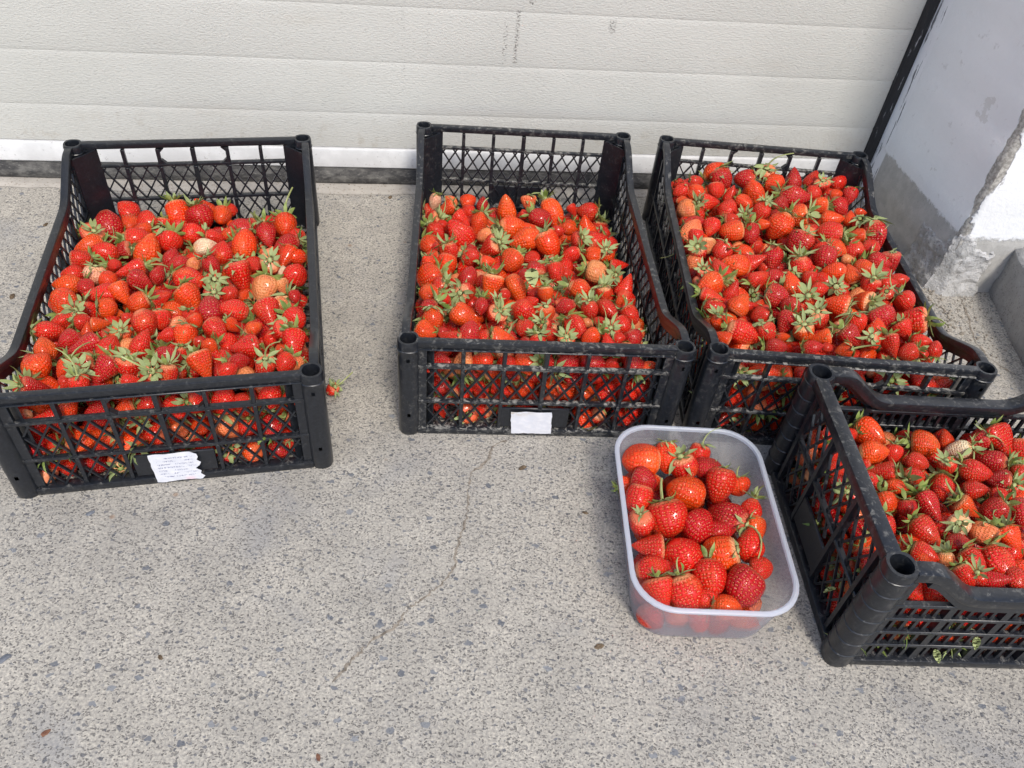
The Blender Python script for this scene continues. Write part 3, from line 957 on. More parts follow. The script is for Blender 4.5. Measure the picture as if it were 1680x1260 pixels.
    xx = -0.171
    while xx < 0.18:
        mb.box((xx - 0.003, -0.298, 0.0022), (xx + 0.003, 0.298, 0.0039)); xx += 0.019
    tag(mb.obj('base_grid', P, root), kind='stuff')
    return root

def orient(me, rot):
    m = me.copy(); m.transform(Matrix.Rotation(rot, 4, 'Z')); return m

def mirrored(me):
    m = me.copy(); m.transform(Matrix.Scale(-1, 4, Vector((1, 0, 0)))); m.flip_normals(); return m

base_post = post_mesh(CH + 0.0015, 0.0150, 0.0108, 0.07, 0, (0.150, 0.043), plate=0.033)
mx = mirrored(base_post)
post_cache = {'long': {(-1, -1): base_post, (1, -1): mx, (1, 1): orient(base_post, math.pi), (-1, 1): orient(mx, math.pi)}}

long_crate(0, 'leftmost black lattice crate of strawberries with torn printed paper label', True, 0.45, 'print', 0.0, 3)
long_crate(1, 'black lattice crate of strawberries in the middle with blank white paper label', False, 1.15, 'blank', -0.008, 5)
long_crate(2, 'black lattice crate of strawberries by the white wall, heaped to its back rail', True, 1.2, 'white', 0.085, 8)

def side_crate():
    """the crate at the front right, turned sideways: solid slatted long sides with a deep dip"""
    x, y, a = CRATES[3]
    root = tag(empty('crate', (x, y, 0), a), 'nearest black crate of strawberries at front right with slatted dipped side', 'crate', 'black plastic crates of strawberries')
    P = M['plastic']
    L, Wd, H = 0.385, 0.295, 0.200
    hw = Wd / 2
    pm0 = post_mesh(H + 0.001, 0.0175, 0.0125, 0.09, 7, (), plate=0.0)
    for px in (0, L):
        for py in (-hw, hw):
            o = link('corner_post', pm0, root, P); o.location = (px, py, 0); dustify(o, 0.28)
    top = smooth_profile([(0.014, 0.2005), (0.046, 0.2005), (0.098, 0.1540), (L - 0.098, 0.1540), (L - 0.046, 0.2005), (L - 0.014, 0.2005)], 5, 0.016)
    for sy in (-1, 1):
        pan = lambda a_, z_, n_, s=sy: (a_, s * (hw + n_), z_)
        dustify(prof_rail(pan, top, 0.015, -0.006, 0.013).obj('top_rail', P, root, True, 0.0018), 0.35)
        dustify(prof_rail(pan, [(p[0], p[1] - 0.0152) for p in top[2:-2]], 0.010, 0.004, 0.0115).obj('rail_flange', P, root, True), 0.2)
        for z0, z1 in ((0.1265, 0.1325), (0.0990, 0.1045), (0.0690, 0.0745), (0.0390, 0.0445)):
            dustify(pbox(pan, 0.012, L - 0.012, z0, z1, 0.0008, 0.0085).obj('cross_rail', P, root, True, 0.001, 1), 0.35)
        dustify(pbox(pan, 0.006, L - 0.006, 0.0005, 0.013, -0.004, 0.0130).obj('bottom_rail', P, root, True, 0.0015), 0.4)
        k = 0
        ux = 0.022
        while ux < L - 0.015:
            zt = min(interp(top, ux) - 0.026, 0.126)
            mb = MB()
            for z0, z1 in ((0.0133, 0.0388), (0.0447, 0.0688), (0.0747, 0.0988), (0.1047, 0.1263)):
                if z1 > z0 + 0.002:
                    w = 0.0042
                    mb.hexa([pan(ux - w, z0, -0.001), pan(ux + w, z0, -0.001), pan(ux + w, z0, 0.0078), pan(ux - w, z0, 0.0078),
                             pan(ux - w, z1, -0.001), pan(ux + w, z1, -0.001), pan(ux + w, z1, 0.0078), pan(ux - w, z1, 0.0078)])
            zt = interp(top, ux) - 0.024
            if zt > 0.136:
                mb.hexa([pan(ux - w, 0.1327, -0.001), pan(ux + w, 0.1327, -0.001), pan(ux + w, 0.1327, 0.0078), pan(ux - w, 0.1327, 0.0078),
                         pan(ux - w, zt, -0.001), pan(ux + w, zt, -0.001), pan(ux + w, zt, 0.0078), pan(ux - w, zt, 0.0078)])
            dustify(mb.obj('upright', P, root, True), 0.25)
            ux += 0.068
        mb = MB()
        ux = 0.022
        while ux < L - 0.02:
            if abs((ux - 0.022) % 0.068) > 0.002:
                for z0, z1 in ((0.0132, 0.0389), (0.0446, 0.0689), (0.0746, 0.0989), (0.1046, 0.1264)):
                    mb.box(pan(ux - 0.0021, z0, 0.001)[:1] + (min(pan(0, 0, 0.001)[1], pan(0, 0, 0.005)[1]), z0),
                           pan(ux + 0.0021, z1, 0.005)[:1] + (max(pan(0, 0, 0.001)[1], pan(0, 0, 0.005)[1]), z1))
            ux += 0.0136
        tag(dustify(mb.obj('slat_mesh', P, root), 0.2), kind='stuff')
    # short ends: straight rail, uprights, open lattice
    for ex, sg in ((0.0, -1), (L, 1)):
        pan = lambda a_, z_, n_, s=sg, e=ex: (e + s * n_, a_, z_)
        e = hw - 0.013
        dustify(pbox(pan, -e, e, 0.184, 0.2005, -0.006, 0.0125).obj('end_rail', P, root, True, 0.0018), 0.4)
        dustify(pbox(pan, -e, e, 0.0005, 0.014, -0.004, 0.0115).obj('end_bottom_rail', P, root, True, 0.0015), 0.35)
        for uy in (-0.118, -0.046, 0.046, 0.118):
            mb = MB()
            w = 0.0034
            mb.hexa([pan(uy - w, 0.0142, -0.001), pan(uy + w, 0.0142, -0.001), pan(uy + w, 0.0142, 0.0085), pan(uy - w, 0.0142, 0.0085),
                     pan(uy - w, 0.1838, -0.001), pan(uy + w, 0.1838, -0.001), pan(uy + w, 0.1838, 0.0085), pan(uy - w, 0.1838, 0.0085)])
            dustify(mb.obj('end_upright', P, root, True), 0.25)
        dustify(pbox(pan, -0.1335, 0.1335, 0.098, 0.104, 0.0, 0.0075).obj('end_cross_rail', P, root, True, 0.001, 1), 0.3)
        dustify(pbox(pan, -0.0425, 0.0425, 0.022, 0.070, 0.0035, 0.0078).obj('label_plate', P, root, True, 0.001, 1), 0.12)
        mb = MB()
        strips(mb, pan, (-0.132, 0.132, 0.0145, 0.1835), 0.0250, 1.9, 0.0030, 0.0012, 0.0045, lambda aa, zz: not (abs(aa) < 0.044 and 0.02 < zz < 0.072))
        tag(dustify(mb.obj('end_lattice', P, root), 0.22), kind='stuff')
    mb = MB()
    yy = -0.132
    while yy < 0.135:
        mb.box((0.004, yy - 0.003, 0.0040), (L - 0.004, yy + 0.003, 0.0080)); yy += 0.019
    xx = 0.015
    while xx < L - 0.01:
        mb.box((xx - 0.003, -0.143, 0.0022), (xx + 0.003, 0.143, 0.0039)); xx += 0.019
    tag(mb.obj('base_grid', P, root), kind='stuff')
    return root

side_crate()

# ------------------------------------------------------------------ plastic tub
TUB = Vector((0.256, 0.635, 0)); TUB_A = R_(4.5)

def rrect(hx, hy, r, z, n=9):
    out = []
    for cx, cy, a0 in ((hx - r, hy - r, 0), (-hx + r, hy - r, 90), (-hx + r, -hy + r, 180), (hx - r, -hy + r, 270)):
        for i in range(n):
            a = R_(a0 + 90 * i / (n - 1))
            out.append((cx + r * math.cos(a), cy + r * math.sin(a), z))
    return out

def build_tub():
    root = tag(empty('food_tub', TUB, TUB_A), 'milky see-through plastic tub half full of strawberries, between two black crates', 'tub')
    HX, HY, RR, H = 0.1015, 0.1450, 0.052, 0.092
    mb = MB()
    t = 0.0012
    prof_o = [(0.026, 0.0008, -0.004), (0.021, 0.0010, 0.0), (0.0175, 0.004, 0), (0.0158, 0.010, 0), (0.0120, 0.035, 0), (0.0117, 0.0362, 0), (0.0068, 0.070, 0), (0.0050, 0.082, 0), (0.0044, 0.0865, 0)]
    rings = [rrect(HX - d, HY - d, RR - d * 0.7, z) for d, z, _ in prof_o]
    rings_i = [rrect(HX - d - t, HY - d - t, RR - d * 0.7 - t, z + (t if z < 0.01 else 0)) for d, z, _ in prof_o]
    n = len(rings[0])
    o = len(mb.v)
    for r in rings + rings_i[::-1]:
        mb.v += r
    K = len(rings) * 2
    for i in range(K - 1):
        for j in range(n):
            a, b = o + i * n + j, o + i * n + (j + 1) % n
            mb.f.append((a, b, b + n, a + n))
    mb.f.append(tuple(o + j for j in reversed(range(n))))
    mb.f.append(tuple(o + (K - 1) * n + j for j in range(n)))
    mb.obj('tub_body', M['tub'], root, True)
    mb = MB()
    sec = [(0.0046, 0.0858), (0.0008, 0.0862), (-0.0002, 0.0885), (0.0002, 0.0905), (0.0018, 0.0918), (0.0042, 0.0920), (0.0058, 0.0908), (0.0059, 0.0865)]
    rr_ = [rrect(HX - d, HY - d, RR - d * 0.7, z) for d, z in sec]
    o = 0
    for r in rr_:
        mb.v += r
    for i in range(len(sec)):
        for j in range(n):
            a, b = i * n + j, i * n + (j + 1) % n
            c, d = ((i + 1) % len(sec)) * n + (j + 1) % n, ((i + 1) % len(sec)) * n + j
            mb.f.append((a, b, c, d))
    mb.obj('rim', M['rim'], root, True)
    return root

build_tub()

# ------------------------------------------------------------------ strawberries
def fruit_geo(seed, nu, nv, lw):
    """lathe with lobes; z up = leafy end, tip at -z; width 1, length lw"""
    r = random.Random(seed)
    kind = seed % 6
    tabs = {0: [(0, .30), (.05, .62), (.14, .88), (.28, 1.0), (.45, .94), (.62, .76), (.78, .53), (.90, .31), (.97, .15), (1, 0)],
            1: [(0, .34), (.05, .66), (.15, .90), (.32, 1.0), (.52, .97), (.70, .82), (.84, .60), (.94, .36), (.985, .17), (1, 0)],
            2: [(0, .26), (.05, .50), (.14, .76), (.28, .95), (.42, 1.0), (.58, .90), (.74, .68), (.88, .42), (.96, .22), (1, 0)],
            3: [(0, .36), (.04, .70), (.11, .94), (.20, 1.0), (.36, .90), (.54, .70), (.72, .48), (.87, .28), (.96, .14), (1, 0)],
            4: [(0, .30), (.06, .66), (.18, .92), (.35, 1.0), (.55, .98), (.74, .84), (.88, .58), (.96, .32), (.99, .16), (1, 0)],
            5: [(0, .20), (.05, .36), (.13, .58), (.27, .88), (.42, 1.0), (.60, .93), (.77, .68), (.90, .40), (.97, .20), (1, 0)]}[kind]
    def rad(t):
        for (a, ra), (b, rb) in zip(tabs[:-1], tabs[1:]):
            if a <= t <= b:
                k = (t - a) / (b - a); return ra + (rb - ra) * k
        return 0
    ph = [r.uniform(0, 6.28) for _ in range(5)]
    l2, l3 = r.uniform(0.03, 0.10), r.uniform(0.0, 0.06)
    bx, by = r.uniform(-.09, .09), r.uniform(-.09, .09)
    sd = Vector((seed * 3.1, seed * 1.7, 0))
    V = []; UV = []
    for j in range(nv + 1):
        t0 = j / nv
        t = 0.5 - 0.5 * math.cos(math.pi * (t0 ** 0.92))
        # smooth the radius table
        w = sum(rad(min(1, max(0, t + d))) for d in (-.03, -.015, 0, .015, .03)) / 5 if 0.03 < t < 0.97 else rad(t)
        z = lw * (0.5 - t)
        if t < 0.05: z -= 0.05 * (1 - t / 0.05)          # dimple under the leaves
        for i in range(nu + 1):
            a = 2 * math.pi * (i % nu) / nu
            k = 1 + l2 * math.cos(2 * a + ph[0]) * (0.4 + 0.6 * t) + l3 * math.cos(3 * a + ph[1] + t)
            k += 0.11 * noise.noise(Vector((math.cos(a) * 1.2, math.sin(a) * 1.2, z * 1.6)) + sd) + 0.035 * noise.noise(Vector((math.cos(a) * 3.2, math.sin(a) * 3.2, z * 3)) + sd)
            rr = 0.5 * w * k
            V.append((rr * math.cos(a) + bx * t * t, rr * math.sin(a) + by * t * t, z))
            UV.append((i / nu, t))
    F = [(j * (nu + 1) + i, (j + 1) * (nu + 1) + i, (j + 1) * (nu + 1) + i + 1, j * (nu + 1) + i + 1) for j in range(nv) for i in range(nu)]
    cen = len(V)
    zc = sum(v[2] for v in V[:nu]) / nu - 0.02
    V.append((0, 0, zc)); UV.append((0.5, 0.0))
    F += [(cen, i, i + 1) for i in range(nu)]
    return np.array(V), np.array(UV), F

def calyx_geo(seed, rows=4):
    """ring of pointed sepals joined to a small disc; origin at the fruit's top, z up"""
    r = random.Random(seed * 11 + 5)
    n = r.choice((9, 10, 11, 12))
    mode = seed % 4
    a0, kap = {0: (-0.45, 1.3), 1: (0.10, 0.8), 2: (-0.50, 0.4), 3: (0.45, 0.5)}[mode]
    V = [(0, 0, 0.07)]; F = []
    ring = []
    r0 = 0.105
    for i in range(n):
        ph = 2 * math.pi * i / n + r.uniform(-.16, .16)
        hw_ = math.pi / n * 0.62
        ids = []
        for sg in (-1, 1):
            a = ph + sg * hw_
            ids.append(len(V)); V.append((r0 * math.cos(a), r0 * math.sin(a), 0.015))
        ring.append((ph, ids))
    for i, (ph, ids) in enumerate(ring):
        nx = ring[(i + 1) % n][1]
        F += [(0, ids[0], ids[1]), (0, ids[1], nx[0])]
        ln = r.uniform(0.36, 0.68) * (0.78 if i % 3 == 2 else 1.0)
        wd = r.uniform(0.058, 0.100)
        al = a0 + r.uniform(-.5, .5); kk = kap * r.uniform(-0.4, 1.9)
        tw = r.uniform(-.8, .8)
        rr, zz = r0, 0.015
        prevL = prevM = prevR = None
        for j in range(1, rows + 1):
            ds = ln / rows
            al2 = al + kk * (j - 0.5) / rows
            rr += ds * math.cos(al2); zz += ds * math.sin(al2)
            wj = wd * [0, .90, 1.0, .62, 0][j] if rows == 4 else wd * [0, 1.0, .7, 0][j]
            p2 = ph + tw * 0.25 * (j / rows) ** 2
            ca, sa = math.cos(p2), math.sin(p2)
            fold = 0.45 * wj
            if j < rows:
                L = len(V); V.append((rr * ca + sa * wj, rr * sa - ca * wj, zz + fold * (1 + tw)))
                Mm = len(V); V.append((rr * ca, rr * sa, zz))
                Rr = len(V); V.append((rr * ca - sa * wj, rr * sa + ca * wj, zz + fold * (1 - tw)))
                if prevM is None:
                    F += [(ids[0], Mm, L), (ids[0], ids[1], Mm), (ids[1], Rr, Mm)]
                else:
                    F += [(prevL, prevM, Mm, L), (prevM, prevR, Rr, Mm)]
                prevL, prevM, prevR = L, Mm, Rr
            else:
                T = len(V); V.append((rr * ca, rr * sa, zz))
                F += [(prevL, prevM, T), (prevM, prevR, T)]
    return np.array(V), F

def stem_geo(seed, ln):
    r = random.Random(seed)
    mb = MB(); rings = []
    d = r.uniform(0, 6.28); b = r.uniform(0.2, 0.9)
    for i in range(6):
        t = i / 5
        c = (math.cos(d) * b * t * t * ln, math.sin(d) * b * t * t * ln, 0.04 + ln * t * (1 - 0.3 * t))
        q = 0.040 * (1 - 0.25 * t)
        rings.append([(c[0] + q * math.cos(a), c[1] + q * math.sin(a), c[2]) for a in (0, 1.257, 2.513, 3.77, 5.027)])
    mb.sweep(rings)
    return mb.mesh('stem', True)

LWS = [1.22, 1.10, 1.42, 1.30, 1.02, 1.34]
FRUIT = []
for s in range(18):
    lw = LWS[s % 6] * (1 + 0.06 * ((s // 6) - 1))
    V, UV, F = fruit_geo(s, 30, 22, lw)
    me = bpy.data.meshes.new('strawberry')
    me.from_pydata(V.tolist(), [], F)
    ul = me.uv_layers.new(name='UVMap')
    vi = np.empty(len(me.loops), dtype=np.int32); me.loops.foreach_get('vertex_index', vi)
    ul.data.foreach_set('uv', UV[vi].astype(np.float32).ravel())
    bm = bmesh.new(); bm.from_mesh(me)
    bmesh.ops.remove_doubles(bm, verts=bm.verts, dist=1e-6)
    bmesh.ops.recalc_face_normals(bm, faces=bm.faces)
    bm.to_mesh(me); bm.free()
    me.polygons.foreach_set('use_smooth', [True] * len(me.polygons))
    me.materials.append(M['berry'])
    FRUIT.append((me, lw))
CALYX = []
for s in range(12):
    V, F = calyx_geo(s)
    me = bpy.data.meshes.new('calyx')
    me.from_pydata(V.tolist(), [], F)
    me.polygons.foreach_set('use_smooth', [True] * len(me.polygons))
    me.materials.append(M['leaf'])
    CALYX.append(me)
STEM = []
for s in range(5):
    me = stem_geo(s + 40, 0.55 + 0.18 * s)
    me.materials.append(M['stem'])
    STEM.append(me)

COLS = {'r': (0.580, 0.014, 0.005), 'o': (0.680, 0.050, 0.004), 'd': (0.390, 0.006, 0.008), 'k': (0.760, 0.210, 0.075), 'p': (0.760, 0.530, 0.340)}
def tint(code, rnd):
    c = COLS[code]
    j = rnd.uniform(0.86, 1.14)
    g = rnd.uniform(0.75, 1.35)
    al = {'r': 0.55, 'o': 0.75, 'd': 0.30, 'k': 1.0, 'p': 1.0}[code] * rnd.choice((0.25, 0.6, 1.0))
    return (min(0.85, c[0] * j), c[1] * g, c[2] * g, al)

